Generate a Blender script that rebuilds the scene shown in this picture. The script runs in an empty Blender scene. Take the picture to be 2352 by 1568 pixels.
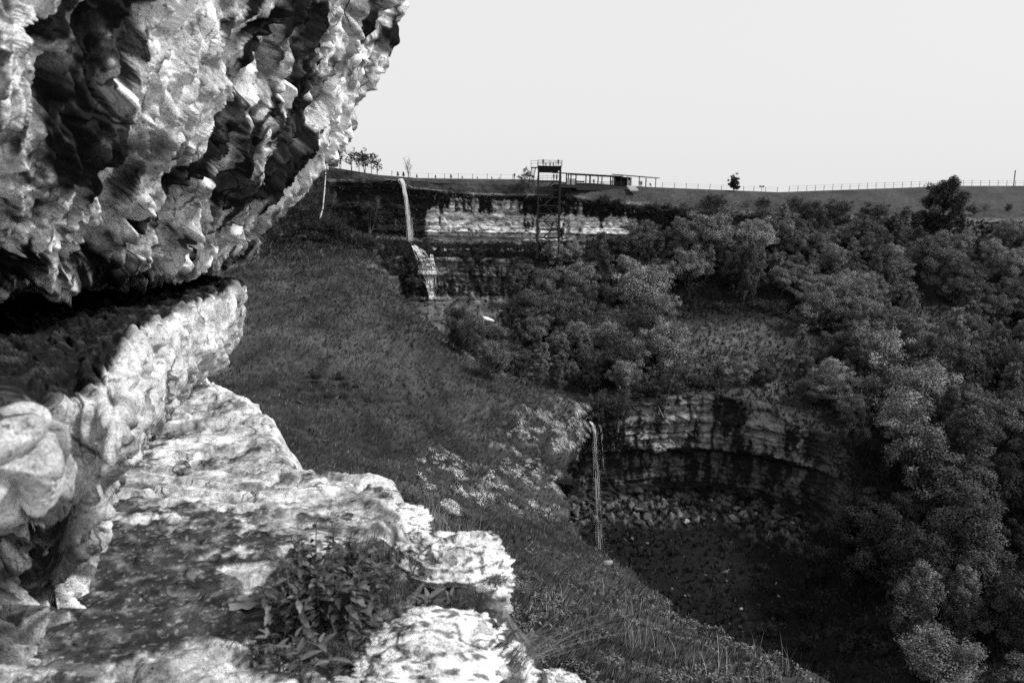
import bpy, math, random
import numpy as np
from mathutils import Matrix, Vector
from mathutils.bvhtree import BVHTree

# ------------------------------------------------------------------ camera, sky, sun, exposure
SC = bpy.context.scene
COL = SC.collection
F, CX, CY = 1829.0, 1176.0, 784.0          # focal length and centre in units of a 2352 x 1568 sheet
PITCH, ROLL = math.radians(9.7), math.radians(1.0)
cam_data = bpy.data.cameras.new('camera')
cam = bpy.data.objects.new('camera', cam_data)
COL.objects.link(cam)
SC.camera = cam
cam_data.sensor_width = 36.0
cam_data.lens = 36.0 * F / 2352.0
cam_data.clip_start = 0.05
cam_data.clip_end = 6000.0
RM = Matrix.Rotation(math.pi / 2 - PITCH, 3, 'X') @ Matrix.Rotation(ROLL, 3, 'Z')
cam.matrix_world = RM.to_4x4()
cam_data.dof.use_dof = True
cam_data.dof.focus_distance = 16.0
cam_data.dof.aperture_fstop = 3.5
RN = np.array(RM)

SUN_EL, SUN_AZ = math.radians(47), math.radians(104)   # azimuth measured from +Y (view) towards +X (right)
world = bpy.data.worlds.new('World')
SC.world = world
world.use_nodes = True
wn = world.node_tree.nodes
wl = world.node_tree.links
for n in list(wn):
    wn.remove(n)
w_out = wn.new('ShaderNodeOutputWorld')
w_bg = wn.new('ShaderNodeBackground')
w_sky = wn.new('ShaderNodeTexSky')
w_sky.sky_type = 'NISHITA'
w_sky.sun_disc = False
w_sky.sun_elevation = SUN_EL
w_sky.sun_rotation = SUN_AZ
w_sky.air_density = 1.0
w_sky.dust_density = 6.0
w_sky.ozone_density = 1.0
w_bw = wn.new('ShaderNodeRGBToBW')          # black-and-white photograph: the sky carries no hue
w_mr = wn.new('ShaderNodeMix')              # high thin overcast evens the sky out
w_mr.data_type = 'RGBA'
w_mr.inputs['Factor'].default_value = 0.86
w_mr.inputs['B'].default_value = (5.7, 5.7, 5.7, 1)
wl.new(w_sky.outputs['Color'], w_bw.inputs['Color'])
wl.new(w_bw.outputs['Val'], w_mr.inputs['A'])
wl.new(w_mr.outputs['Result'], w_bg.inputs['Color'])
w_bg.inputs['Strength'].default_value = 0.15
wl.new(w_bg.outputs['Background'], w_out.inputs['Surface'])

sun_data = bpy.data.lights.new('sun', 'SUN')
sun_data.energy = 4.6
sun_data.angle = math.radians(9)
sun = bpy.data.objects.new('sun', sun_data)
COL.objects.link(sun)
sdir = Vector((math.sin(SUN_AZ) * math.cos(SUN_EL), math.cos(SUN_AZ) * math.cos(SUN_EL), math.sin(SUN_EL)))
sun.rotation_euler = sdir.to_track_quat('Z', 'Y').to_euler()
sun.location = (80, -20, 90)

vs = SC.view_settings
vs.view_transform = 'Standard'
vs.look = 'None'
vs.exposure = 0.1
vs.gamma = 1.0
vs.use_curve_mapping = False
SC.cycles.use_denoising = False                       # the photograph is grainy film-like; keep the leaf detail crisp
SC.cycles.max_bounces = 5
SC.cycles.diffuse_bounces = 3
SC.cycles.transparent_max_bounces = 6

# ------------------------------------------------------------------ helpers: projection
def P(px, py, Y):
    """world point on the sight line of sheet point (px, py) at ground distance Y ahead"""
    px = np.asarray(px, float); py = np.asarray(py, float); Y = np.asarray(Y, float)
    lx = (px - CX) / F; ly = -(py - CY) / F; lz = -np.ones_like(lx)
    d = np.stack([RN[0, 0] * lx + RN[0, 1] * ly + RN[0, 2] * lz,
                  RN[1, 0] * lx + RN[1, 1] * ly + RN[1, 2] * lz,
                  RN[2, 0] * lx + RN[2, 1] * ly + RN[2, 2] * lz], -1)
    return d * (Y / d[..., 1])[..., None]

def Pz(px, py, z):
    d = P(px, py, np.ones_like(np.asarray(px, float)))
    return d * (z / d[..., 2])[..., None]

def proj(p):
    q = np.asarray(p, float) @ RN
    return CX + F * q[..., 0] / -q[..., 2], CY - F * q[..., 1] / -q[..., 2]

# ------------------------------------------------------------------ helpers: noise
def _h(ix, iy, iz, seed):
    h = (ix.astype(np.int64) * 374761393 + iy.astype(np.int64) * 668265263 + iz.astype(np.int64) * 2147483647 + seed * 144269504) & 0xFFFFFFFF
    h = ((h ^ (h >> 13)) * 1274126177) & 0xFFFFFFFF
    h = ((h ^ (h >> 16)) * 2246822519) & 0xFFFFFFFF
    return h ^ (h >> 15)

def _r(ix, iy, iz, seed):
    return (_h(ix, iy, iz, seed) & 0xFFFFFF).astype(np.float32) / 16777216.0

_G = np.array([[1,1,0],[-1,1,0],[1,-1,0],[-1,-1,0],[1,0,1],[-1,0,1],[1,0,-1],[-1,0,-1],[0,1,1],[0,-1,1],[0,1,-1],[0,-1,-1],[1,1,0],[0,-1,1],[-1,1,0],[0,-1,-1]], np.float32)
def n3(x, y, z, seed=0):
    x = np.asarray(x, np.float64); y = np.asarray(y, np.float64) + 0 * x; z = np.asarray(z, np.float64) + 0 * x
    x0 = np.floor(x); y0 = np.floor(y); z0 = np.floor(z)
    fx = (x - x0).astype(np.float32); fy = (y - y0).astype(np.float32); fz = (z - z0).astype(np.float32)
    ix = x0.astype(np.int64); iy = y0.astype(np.int64); iz = z0.astype(np.int64)
    s = lambda t: t * t * t * (t * (t * 6 - 15) + 10)
    u, v, w = s(fx), s(fy), s(fz)
    out = 0
    for a in (0, 1):
        for b in (0, 1):
            for c in (0, 1):
                g = _G[(_h(ix + a, iy + b, iz + c, seed) & 15)]
                d = g[..., 0] * (fx - a) + g[..., 1] * (fy - b) + g[..., 2] * (fz - c)
                out = out + d * (u if a else 1 - u) * (v if b else 1 - v) * (w if c else 1 - w)
    return out

def fbm(x, y, z, o=4, seed=0, gain=0.5):
    t = 0; a = 1.0; f = 1.0; n = 0
    for i in range(o):
        t = t + a * n3(x * f, y * f, z * f, seed + i * 17); n += a
        a *= gain; f *= 2.03
    return t / n * 1.5

def ridged(x, y, z, o=4, seed=0):
    t = 0; a = 1.0; f = 1.0; n = 0
    for i in range(o):
        t = t + a * (1 - np.abs(n3(x * f, y * f, z * f, seed + i * 31)) * 2); n += a
        a *= 0.5; f *= 2.1
    return t / n

def billow(x, y, z, o=3, seed=0, gain=0.5):
    t = 0; a = 1.0; f = 1.0; n = 0
    for i in range(o):
        t = t + a * np.minimum(np.abs(n3(x * f, y * f, z * f, seed + i * 23)) * 2.2, 1.0); n += a
        a *= gain; f *= 2.17
    return t / n

def worley(x, y, seed=0, jit=0.9):
    """2-D cells: distance to border, random value, offset to centre"""
    ix = np.floor(x).astype(np.int64); iy = np.floor(y).astype(np.int64)
    f1 = np.full(x.shape, 9.0, np.float32); f2 = f1.copy(); idr = np.zeros_like(f1); dx = idr.copy(); dy = idr.copy(); id2 = idr.copy(); id3 = idr.copy()
    for a in (-1, 0, 1):
        for b in (-1, 0, 1):
            cx = ix + a; cy = iy + b
            ox = cx + 0.5 + jit * (_r(cx, cy, cx * 0, seed) - 0.5); oy = cy + 0.5 + jit * (_r(cx, cy, cx * 0 + 1, seed) - 0.5)
            ex = (x - ox).astype(np.float32); ey = (y - oy).astype(np.float32)
            d = np.sqrt(ex * ex + ey * ey)
            m = d < f1
            f2 = np.where(m, f1, np.minimum(f2, d)); f1 = np.where(m, d, f1)
            dx = np.where(m, ex, dx); dy = np.where(m, ey, dy)
            idr = np.where(m, _r(cx, cy, cx * 0 + 2, seed), idr)
            id2 = np.where(m, _r(cx, cy, cx * 0 + 3, seed), id2)
            id3 = np.where(m, _r(cx, cy, cx * 0 + 4, seed), id3)
    return f1, f2, idr, dx, dy, id2, id3

def facets(x, y, seed=0, tilt=1.2):
    f1, f2, r, dx, dy, a, b = worley(x, y, seed)
    return r + tilt * ((a - .5) * dx + (b - .5) * dy) * 2, f2 - f1, r

def sst(a, b, x):
    t = np.clip((x - a) / (b - a), 0, 1)
    return t * t * (3 - 2 * t)

# ------------------------------------------------------------------ helpers: meshes
def mesh_np(name, V, faces, attrs=None, smooth=True):
    """faces: (n,k) index array"""
    V = np.asarray(V, np.float32).reshape(-1, 3); faces = np.asarray(faces, np.int32)
    me = bpy.data.meshes.new(name)
    n, k = faces.shape
    me.vertices.add(len(V)); me.vertices.foreach_set('co', V.ravel())
    me.loops.add(n * k); me.loops.foreach_set('vertex_index', faces.ravel())
    me.polygons.add(n); me.polygons.foreach_set('loop_start', np.arange(0, n * k, k, dtype=np.int32))
    me.update(calc_edges=True)
    me.polygons.foreach_set('use_smooth', np.full(n, smooth, bool))
    for kx, v in (attrs or {}).items():
        at = me.attributes.new(kx, 'FLOAT', 'POINT'); at.data.foreach_set('value', np.asarray(v, np.float32).ravel())
    return me

def grid_faces(nu, nv, flip=False):
    i = np.arange(nu * nv).reshape(nu, nv)
    a, b, c, d = i[:-1, :-1], i[1:, :-1], i[1:, 1:], i[:-1, 1:]
    q = np.stack([a, b, c, d], -1).reshape(-1, 4)
    return q[:, ::-1] if flip else q

def link(name, me, mat=None, parent=None, **props):
    o = bpy.data.objects.new(name, me)
    COL.objects.link(o)
    if mat is not None and me is not None and not len(me.materials):
        me.materials.append(mat)
    if parent is not None:
        o.parent = parent
    for k, v in props.items():
        o[k] = v
    return o

def empty(name, loc=(0, 0, 0), rz=0.0, **props):
    o = bpy.data.objects.new(name, None)
    COL.objects.link(o)
    o.location = loc
    o.rotation_euler = (0, 0, rz)
    o.empty_display_size = 0.2
    for k, v in props.items():
        o[k] = v
    return o

def catmull(C, n):
    """C (m, ..., 3) -> n samples along axis 0, uniform Catmull-Rom"""
    m = C.shape[0]
    t = np.linspace(0, m - 1, n); i = np.clip(np.floor(t).astype(int), 0, m - 2); f = (t - i)
    f = f.reshape((-1,) + (1,) * (C.ndim - 1))
    p0 = C[np.maximum(i - 1, 0)]; p1 = C[i]; p2 = C[i + 1]; p3 = C[np.minimum(i + 2, m - 1)]
    return 0.5 * (2 * p1 + (p2 - p0) * f + (2 * p0 - 5 * p1 + 4 * p2 - p3) * f ** 2 + (3 * p1 - p0 - 3 * p2 + p3) * f ** 3)

def resample(C, ns):
    """piecewise with a given number of samples per segment along axis 0"""
    t = [np.linspace(i, i + 1, k, endpoint=False) for i, k in enumerate(ns)] + [[len(ns)]]
    t = np.concatenate(t)
    m = C.shape[0]; i = np.clip(np.floor(t).astype(int), 0, m - 2); f = (t - i).reshape((-1,) + (1,) * (C.ndim - 1))
    p0 = C[np.maximum(i - 1, 0)]; p1 = C[i]; p2 = C[i + 1]; p3 = C[np.minimum(i + 2, m - 1)]
    return 0.5 * (2 * p1 + (p2 - p0) * f + (2 * p0 - 5 * p1 + 4 * p2 - p3) * f ** 2 + (3 * p1 - p0 - 3 * p2 + p3) * f ** 3), t

def normals(G):
    a = np.gradient(G, axis=0); b = np.gradient(G, axis=1)
    n = np.cross(a, b)
    return n / np.maximum(np.linalg.norm(n, axis=-1, keepdims=True), 1e-9)

def soften(d, n=2):
    for _ in range(n):
        q = np.pad(d, 1, mode='edge')
        d = .5 * d + .125 * (q[:-2, 1:-1] + q[2:, 1:-1] + q[1:-1, :-2] + q[1:-1, 2:])
    return d

def arclen(G, axis):
    d = np.linalg.norm(np.diff(G, axis=axis), axis=-1)
    s = np.cumsum(d, axis=axis)
    return np.concatenate([np.zeros_like(np.take(s, [0], axis)), s], axis)

# ------------------------------------------------------------------ materials
def new_mat(name):
    m = bpy.data.materials.new(name); m.use_nodes = True
    nt = m.node_tree
    b = nt.nodes['Principled BSDF']
    b.inputs['Specular IOR Level'].default_value = 0.15
    b.inputs['Roughness'].default_value = 0.9
    return m, nt, b

def grey(v):
    return (v, v, v, 1)

def N(nt, t, **kw):
    n = nt.nodes.new(t)
    for k, v in kw.items():
        setattr(n, k, v)
    return n

def math_node(nt, op, a, b=None, c=None):
    n = N(nt, 'ShaderNodeMath', operation=op)
    for i, v in enumerate((a, b, c)):
        if v is None:
            continue
        if isinstance(v, (int, float)):
            n.inputs[i].default_value = v
        else:
            nt.links.new(v, n.inputs[i])
    return n.outputs[0]

def tone_mat(name, fine=(40, 0.5), fine2=(160, 0.35), bump=0.3, bdist=0.01, rough=0.92, coord='Object', spec=0.12):
    """grey from the 'tone' attribute of the mesh, broken up by two scales of noise, with fine bump"""
    m, nt, b = new_mat(name)
    at = N(nt, 'ShaderNodeAttribute', attribute_name='tone')
    tc = N(nt, 'ShaderNodeTexCoord')
    a = N(nt, 'ShaderNodeTexNoise'); a.inputs['Scale'].default_value = fine[0]; a.inputs['Detail'].default_value = 5; a.inputs['Roughness'].default_value = 0.65
    c = N(nt, 'ShaderNodeTexNoise'); c.inputs['Scale'].default_value = fine2[0]; c.inputs['Detail'].default_value = 3
    for t in (a, c):
        nt.links.new(tc.outputs[coord], t.inputs['Vector'])
    f1 = math_node(nt, 'MULTIPLY_ADD', a.outputs['Fac'], 2 * fine[1] * 2, 1 - 2 * fine[1])
    f2 = math_node(nt, 'MULTIPLY_ADD', c.outputs['Fac'], 2 * fine2[1] * 2, 1 - 2 * fine2[1])
    v = math_node(nt, 'MULTIPLY', at.outputs['Fac'], math_node(nt, 'MULTIPLY', f1, f2))
    v = math_node(nt, 'MINIMUM', math_node(nt, 'MAXIMUM', v, 0.004), 0.86)
    nt.links.new(v, b.inputs['Base Color'])
    b.inputs['Roughness'].default_value = rough
    b.inputs['Specular IOR Level'].default_value = spec
    if bump:
        h = math_node(nt, 'MULTIPLY_ADD', c.outputs['Fac'], 0.4, a.outputs['Fac'])
        bn = N(nt, 'ShaderNodeBump'); bn.inputs['Strength'].default_value = bump; bn.inputs['Distance'].default_value = bdist
        nt.links.new(h, bn.inputs['Height']); nt.links.new(bn.outputs['Normal'], b.inputs['Normal'])
    return m

def plain_mat(name, v, rough=0.8, var=0.25, scale=3.0, spec=0.2):
    m, nt, b = new_mat(name)
    tc = N(nt, 'ShaderNodeTexCoord')
    a = N(nt, 'ShaderNodeTexNoise'); a.inputs['Scale'].default_value = scale; a.inputs['Detail'].default_value = 4
    nt.links.new(tc.outputs['Object'], a.inputs['Vector'])
    f = math_node(nt, 'MULTIPLY', math_node(nt, 'MULTIPLY_ADD', a.outputs['Fac'], 4 * var, 1 - 2 * var), v)
    nt.links.new(math_node(nt, 'MAXIMUM', f, 0.003), b.inputs['Base Color'])
    b.inputs['Roughness'].default_value = rough
    b.inputs['Specular IOR Level'].default_value = spec
    return m

def rock_mat(name, k=1.0, bump=.8, bd=.03):
    """near limestone: mesh tone, mottling, pits, hair cracks and lichen specks, with matching relief"""
    m, nt, b = new_mat(name)
    at = N(nt, 'ShaderNodeAttribute', attribute_name='tone'); tc = N(nt, 'ShaderNodeTexCoord')
    def noise(sc, det, ro, dist=0.0):
        n = N(nt, 'ShaderNodeTexNoise'); n.inputs['Scale'].default_value = sc; n.inputs['Detail'].default_value = det; n.inputs['Roughness'].default_value = ro; n.inputs['Distortion'].default_value = dist
        nt.links.new(tc.outputs['Object'], n.inputs['Vector']); return n.outputs['Fac']
    def ramp(v, a, c, lo, hi):
        n = N(nt, 'ShaderNodeMapRange', interpolation_type='SMOOTHSTEP'); n.inputs['From Min'].default_value = a; n.inputs['From Max'].default_value = c; n.inputs['To Min'].default_value = lo; n.inputs['To Max'].default_value = hi
        nt.links.new(v, n.inputs['Value']); return n.outputs['Result']
    big = noise(5 * k, 8, .68, .4); mid = noise(26 * k, 6, .7); fin = noise(110 * k, 4, .65)
    wv = N(nt, 'ShaderNodeTexNoise'); wv.inputs['Scale'].default_value = 3 * k; wv.inputs['Detail'].default_value = 4; nt.links.new(tc.outputs['Object'], wv.inputs['Vector'])
    ad = N(nt, 'ShaderNodeVectorMath', operation='MULTIPLY_ADD'); ad.inputs[1].default_value = (.35 / k,) * 3
    nt.links.new(wv.outputs['Color'], ad.inputs[0]); nt.links.new(tc.outputs['Object'], ad.inputs[2])
    def crack(sc, w):
        v = N(nt, 'ShaderNodeTexVoronoi', feature='DISTANCE_TO_EDGE'); v.inputs['Scale'].default_value = sc; nt.links.new(ad.outputs[0], v.inputs['Vector'])
        return ramp(v.outputs['Distance'], 0.0, w, 0.0, 1.0)
    c1 = crack(2.6 * k, .035); c2 = crack(9 * k, .06)
    gate = ramp(noise(2.2 * k, 3, .5), .36, .50, 0.0, 1.0)
    c1g = math_node(nt, 'MAXIMUM', c1, gate); c2g = math_node(nt, 'MAXIMUM', c2, ramp(noise(4.1 * k, 3, .5), .34, .44, 0.0, 1.0))
    pits = ramp(mid, .34, .44, 0.0, 1.0)
    v = math_node(nt, 'MULTIPLY', at.outputs['Fac'], ramp(big, .28, .72, .35, 1.6))
    v = math_node(nt, 'MULTIPLY', v, ramp(fin, .25, .75, .55, 1.4))
    v = math_node(nt, 'MULTIPLY', v, math_node(nt, 'MULTIPLY_ADD', pits, .75, .25))
    v = math_node(nt, 'MULTIPLY', v, math_node(nt, 'MULTIPLY_ADD', c1g, .85, .15))
    v = math_node(nt, 'MULTIPLY', v, math_node(nt, 'MULTIPLY_ADD', c2g, .6, .4))
    v = math_node(nt, 'MINIMUM', math_node(nt, 'MAXIMUM', v, 0.006), 0.85)
    nt.links.new(v, b.inputs['Base Color'])
    b.inputs['Roughness'].default_value = .92; b.inputs['Specular IOR Level'].default_value = .1
    h = math_node(nt, 'ADD', math_node(nt, 'MULTIPLY', big, 1.6), math_node(nt, 'MULTIPLY', mid, .7))
    h = math_node(nt, 'ADD', h, math_node(nt, 'MULTIPLY', c1g, .5)); h = math_node(nt, 'ADD', h, math_node(nt, 'MULTIPLY', c2g, .25)); h = math_node(nt, 'MULTIPLY_ADD', fin, .2, h)
    bn = N(nt, 'ShaderNodeBump'); bn.inputs['Strength'].default_value = bump; bn.inputs['Distance'].default_value = bd
    nt.links.new(h, bn.inputs['Height']); nt.links.new(bn.outputs['Normal'], b.inputs['Normal'])
    return m
M_ROCK = rock_mat('limestone')
M_LEDGE = rock_mat('ledge_limestone', 1.6, .7, .02)
M_FAR = tone_mat('far_limestone_and_turf', (0.9, 0.40), (3.5, 0.35), 0.5, 0.25)
M_TURF = tone_mat('turf', (3.0, 0.30), (14.0, 0.40), 0.6, 0.10)
M_STONE = tone_mat('stone', (6, 0.3), (30, 0.3), 0.4, 0.02)
# ------------------------------------------------------------------ the overhanging cliff beside the camera
def patch(ctrl):
    C = np.array(ctrl, float)
    return P(C[..., 0], C[..., 1], C[..., 2])

OV = [  # stations near -> far -> round the corner; rows slot back, lip, then up the face
 [(-900,720,4.5),(-520,700,2.6),(-540,560,2.3),(-550,420,2.1),(-560,280,2.0),(-570,140,1.95),(-580,0,1.9),(-590,-220,1.85),(-640,-800,1.6)],
 [(-330,700,6.0),(-60,660,4.0),(-70,545,3.4),(-60,420,3.1),(-50,280,2.9),(-40,140,2.8),(-30,0,2.7),(-10,-220,2.6),(0,-800,2.2)],
 [(-120,685,7.2),(110,652,4.7),(130,545,4.1),(150,420,3.8),(170,280,3.6),(190,140,3.45),(210,0,3.35),(240,-220,3.2),(300,-800,2.7)],
 [(60,672,8.2),(250,638,5.5),(290,540,5.0),(330,420,4.7),(370,280,4.5),(400,140,4.3),(430,0,4.2),(480,-220,4.0),(560,-800,3.4)],
 [(200,657,9.2),(390,624,6.6),(430,540,6.2),(490,420,5.9),(540,300,5.7),(590,150,5.5),(630,0,5.4),(690,-220,5.2),(780,-800,4.5)],
 [(330,642,10.2),(488,606,7.8),(530,535,7.5),(600,440,7.2),(680,330,7.0),(735,180,6.8),(780,0,6.6),(830,-220,6.4),(920,-800,5.6)],
 [(430,630,11.2),(545,588,8.9),(580,520,8.7),(662,428,8.5),(758,335,8.2),(812,205,8.0),(872,0,7.8),(912,-220,7.6),(970,-800,7.0)],
 [(440,630,11.8),(520,598,10.4),(550,525,10.4),(620,440,10.3),(715,335,10.2),(770,205,10.0),(840,0,9.8),(885,-220,9.6),(980,-800,9.0)],
 [(250,630,14.0),(300,610,14.0),(320,530,14.0),(350,440,14.0),(420,335,14.0),(480,205,14.0),(520,0,14.0),(560,-220,14.0),(640,-800,13.0)],
]
def build_patch(ctrl, row_n, st_n):
    C = np.swapaxes(patch(ctrl), 0, 1)
    A, tr = resample(C, row_n)
    B, ts = resample(np.swapaxes(A, 0, 1), st_n)
    return B, ts, tr                            # (stations, rows, 3)

G, TS, TR = build_patch(OV, [20, 58, 62, 62, 62, 62, 50, 10], [34, 62, 74, 84, 86, 86, 30, 8])
NRM = normals(G)
# outward = towards the open side (camera side)
if (np.sum(NRM * -G, -1)).mean() < 0:
    NRM = -NRM
S = arclen(G, 0); S = S - S[-1:, :] * 0.0
Smid = S[:, S.shape[1] // 2][:, None] + 0 * S
T = arclen(G, 1)
x, y, z = G[..., 0], G[..., 1], G[..., 2]
wx = 0.22 * fbm(x * 1.7, y * 1.7, z * 1.7, 3, 5); wy = 0.22 * fbm(x * 1.7, y * 1.7, z * 1.7, 3, 9)
a, b = Smid + wx, T + wy
# hanging lobes, drip curtains and pockets: tall cells, three sizes, sheared the way the beds lean
sh = a - 0.25 * b
fA, eA, rA = facets(sh * 1.25, b * 0.62, 3, 1.5)
fB, eB, rB = facets(sh * 4.0 + 0.4 * fA, b * 1.4, 7, 1.6)
fC, eC, rC = facets(sh * 10.0, b * 4.2, 11, 1.6)
low = fbm(x * 0.55, y * 0.55, z * 0.7, 3, 21)
hole = sst(0.10, 0.42, fbm(sh * 1.9, b * 1.0, x * 0 + 3.3, 3, 33)) * sst(0.2, 0.9, TR)[None, :]
hole2 = sst(0.16, 0.40, fbm(sh * 5.0, b * 2.6, x * 0 + 1.3, 3, 37))
drip = ridged(sh * 3.4, b * 0.7, x * 0 + 7.7, 3, 41)
micro = fbm(x * 9, y * 9, z * 9, 4, 51)
face = sst(0.6, 1.15, TR)[None, :] + 0 * x      # 0 in the slot roof
bl1 = billow(sh * 0.8, b * 0.5, z * 0.4, 2, 81); bl2 = billow(sh * 2.8, b * 0.95, z * 0.5, 2, 83); bl3 = billow(sh * 7.0, b * 2.6, z * 1, 2, 85); bl4 = billow(sh * 18, b * 8, z * 4, 2, 87)
d = 0.10 * low + 0.12 * (bl1 - .35) + 0.085 * (bl2 - .35) + 0.055 * (bl3 - .35) + 0.026 * (bl4 - .35) + 0.05 * (fA - .5) * sst(0, .30, eA) + 0.045 * (fB - .5) * sst(0, .2, eB) + 0.035 * (fC - .5) * sst(0, .15, eC) + 0.016 * micro
d += -0.13 * sst(.1, .9, hole) - 0.065 * hole2 + 0.06 * (drip - 0.5)
d -= 0.05 * (1 - sst(0.0, 0.08, eB)) * sst(.4, .8, rB) + 0.02 * (1 - sst(0.0, 0.10, eC)) * sst(.4, .8, rC)
d *= 0.35 + 0.65 * face
d *= np.clip(np.linalg.norm(G, axis=-1) / 5.0, 0.5, 1.25)
GD = G + NRM * soften(d, 1)[..., None]
# colour: pale calcite, grey weathered skin, black water stains and lichen in tall patches of their own
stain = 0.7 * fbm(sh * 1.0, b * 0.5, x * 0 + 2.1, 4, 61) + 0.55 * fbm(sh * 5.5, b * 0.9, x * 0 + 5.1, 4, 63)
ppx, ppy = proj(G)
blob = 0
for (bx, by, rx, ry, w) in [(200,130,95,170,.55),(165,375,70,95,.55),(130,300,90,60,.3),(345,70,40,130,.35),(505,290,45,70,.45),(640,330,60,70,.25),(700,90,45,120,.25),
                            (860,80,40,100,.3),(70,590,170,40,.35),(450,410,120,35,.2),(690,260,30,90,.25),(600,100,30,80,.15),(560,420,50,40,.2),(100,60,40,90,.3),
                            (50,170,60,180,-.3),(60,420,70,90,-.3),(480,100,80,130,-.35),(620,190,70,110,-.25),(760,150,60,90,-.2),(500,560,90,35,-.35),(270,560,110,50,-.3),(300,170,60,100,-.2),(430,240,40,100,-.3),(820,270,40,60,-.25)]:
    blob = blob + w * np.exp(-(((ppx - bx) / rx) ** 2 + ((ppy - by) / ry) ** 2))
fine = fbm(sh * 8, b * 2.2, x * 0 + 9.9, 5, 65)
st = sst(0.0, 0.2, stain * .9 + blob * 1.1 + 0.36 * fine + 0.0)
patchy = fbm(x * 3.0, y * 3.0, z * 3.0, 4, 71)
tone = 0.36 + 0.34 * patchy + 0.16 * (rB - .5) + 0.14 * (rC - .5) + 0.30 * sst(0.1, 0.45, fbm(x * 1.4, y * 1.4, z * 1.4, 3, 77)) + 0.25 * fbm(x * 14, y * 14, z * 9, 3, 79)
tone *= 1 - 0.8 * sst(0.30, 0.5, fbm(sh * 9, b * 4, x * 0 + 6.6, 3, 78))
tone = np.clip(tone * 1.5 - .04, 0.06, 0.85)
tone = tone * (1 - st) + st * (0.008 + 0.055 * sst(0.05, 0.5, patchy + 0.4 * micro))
me = mesh_np('overhanging_cliff', GD, grid_faces(*G.shape[:2]), {'tone': tone})
cliff = link('overhanging_cliff', me, M_ROCK, kind='structure', label='pitted pale overhanging limestone cliff with black stains filling the upper corner')

# ---- rock band, recess and neck under the slot
BD = [
 [(-900,720,4.5),(-620,860,3.2),(-330,965,2.0),(-280,1060,1.85),(-280,1180,1.85),(-320,1262,1.95),(-440,1330,2.5),(-440,1500,2.5),(-300,1800,2.3),(-200,2100,2.2)],
 [(-350,700,6.2),(-150,782,3.9),(30,915,2.4),(100,985,2.15),(108,1125,2.1),(50,1190,2.2),(20,1240,2.75),(-10,1400,2.85),(90,1560,2.75),(260,1760,2.6)],
 [(-230,692,6.8),(-60,762,4.4),(118,892,2.95),(138,985,2.75),(138,1120,2.7),(112,1180,2.7),(95,1235,3.0),(85,1370,3.1),(160,1510,3.0),(330,1660,2.85)],
 [(-120,685,7.4),(20,742,4.9),(190,872,3.2),(285,955,2.8),(300,1050,2.75),(262,1108,2.85),(205,1215,3.2),(180,1340,3.35),(240,1455,3.3),(400,1560,3.1)],
 [(60,672,8.4),(150,712,5.8),(270,775,4.3),(312,860,4.0),(325,950,3.95),(312,1015,4.05),(268,1085,4.8),(260,1135,4.9),(300,1165,4.8),(420,1185,4.6)],
 [(200,657,9.4),(270,686,7.0),(370,716,5.6),(388,800,5.35),(392,880,5.3),(385,940,5.4),(360,985,5.95),(365,1030,6.0),(430,1085,5.7),(540,1100,5.4)],
 [(330,642,10.4),(400,663,8.0),(470,676,6.8),(486,760,6.6),(480,830,6.6),(455,878,6.7),(425,910,7.2),(432,950,7.2),(500,1020,6.7),(610,1055,6.2)],
 [(430,632,11.4),(480,642,9.0),(543,653,7.9),(552,700,7.8),(540,765,7.9),(510,808,8.0),(472,845,8.2),(470,882,8.2),(520,905,8.0),(590,925,7.8)],
 [(440,632,12.0),(470,642,10.2),(515,652,9.4),(520,700,9.4),(510,760,9.4),(480,800,9.4),(445,840,9.6),(440,880,9.6),(480,905,9.6),(520,960,9.6)],
 [(250,632,14.0),(250,645,14.0),(255,655,14.0),(255,700,14.0),(250,760,14.0),(240,800,14.0),(220,840,14.0),(220,880,14.0),(230,920,14.0),(240,1000,14.0)],
]
G, TS, TR = build_patch(BD, [16, 52, 46, 54, 40, 32, 32, 40, 22], [30, 50, 50, 66, 66, 62, 60, 32, 10])
NRM = normals(G)
if (np.sum(NRM * -G, -1)).mean() < 0:
    NRM = -NRM
Smid = arclen(G, 0)[:, 150][:, None] + 0 * G[..., 0]
T = arclen(G, 1); T = T - T[:, [68]]
x, y, z = G[..., 0], G[..., 1], G[..., 2]
wx = 0.15 * fbm(x * 2, y * 2, z * 2, 3, 105); wy = 0.15 * fbm(x * 2, y * 2, z * 2, 3, 109)
a, b = Smid + wx, T + wy
fA, eA, rA = facets(a * 1.5, b * 1.2 + 0.37, 103, 0.9)
fB, eB, rB = facets(a * 4.2, b * 2.2, 107, 1.1)
fC, eC, rC = facets(a * 11.0, b * 7.0, 111, 1.4)
low = fbm(x * 0.9, y * 0.9, z * 0.9, 3, 121)
micro = fbm(x * 11, y * 11, z * 11, 4, 151)
ribs = ridged(a * 3.5, b * 0.6, x * 0 + 2.2, 3, 141)
tr = TR[None, :] + 0 * x
onband = sst(1.6, 2.2, tr) * (1 - sst(4.9, 5.5, tr))
top = (1 - sst(1.5, 2.2, tr))
neck = sst(5.0, 5.8, tr)
dist = np.linalg.norm(G, axis=-1)
near = 1 - sst(3.0, 4.6, dist)                  # the nearest blocks are rounder and parted by deep joints
blb = billow(a * 2.2, b * 1.3, z * .5, 3, 143)
d = 0.06 * low + onband * (0.10 * (fA - .5) * sst(0, .2, eA) + 0.05 * (fB - .5) * sst(0, .2, eB) + 0.05 * (ribs - .5) + 0.045 * (blb - .35)) + 0.014 * (fC - .5) * sst(0, .2, eC) + 0.018 * micro
d -= onband * (0.11 * (1 - sst(0.0, 0.12, eA)) * (0.35 + 0.65 * near) + 0.025 * (1 - sst(0.0, 0.12, eB)))
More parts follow.
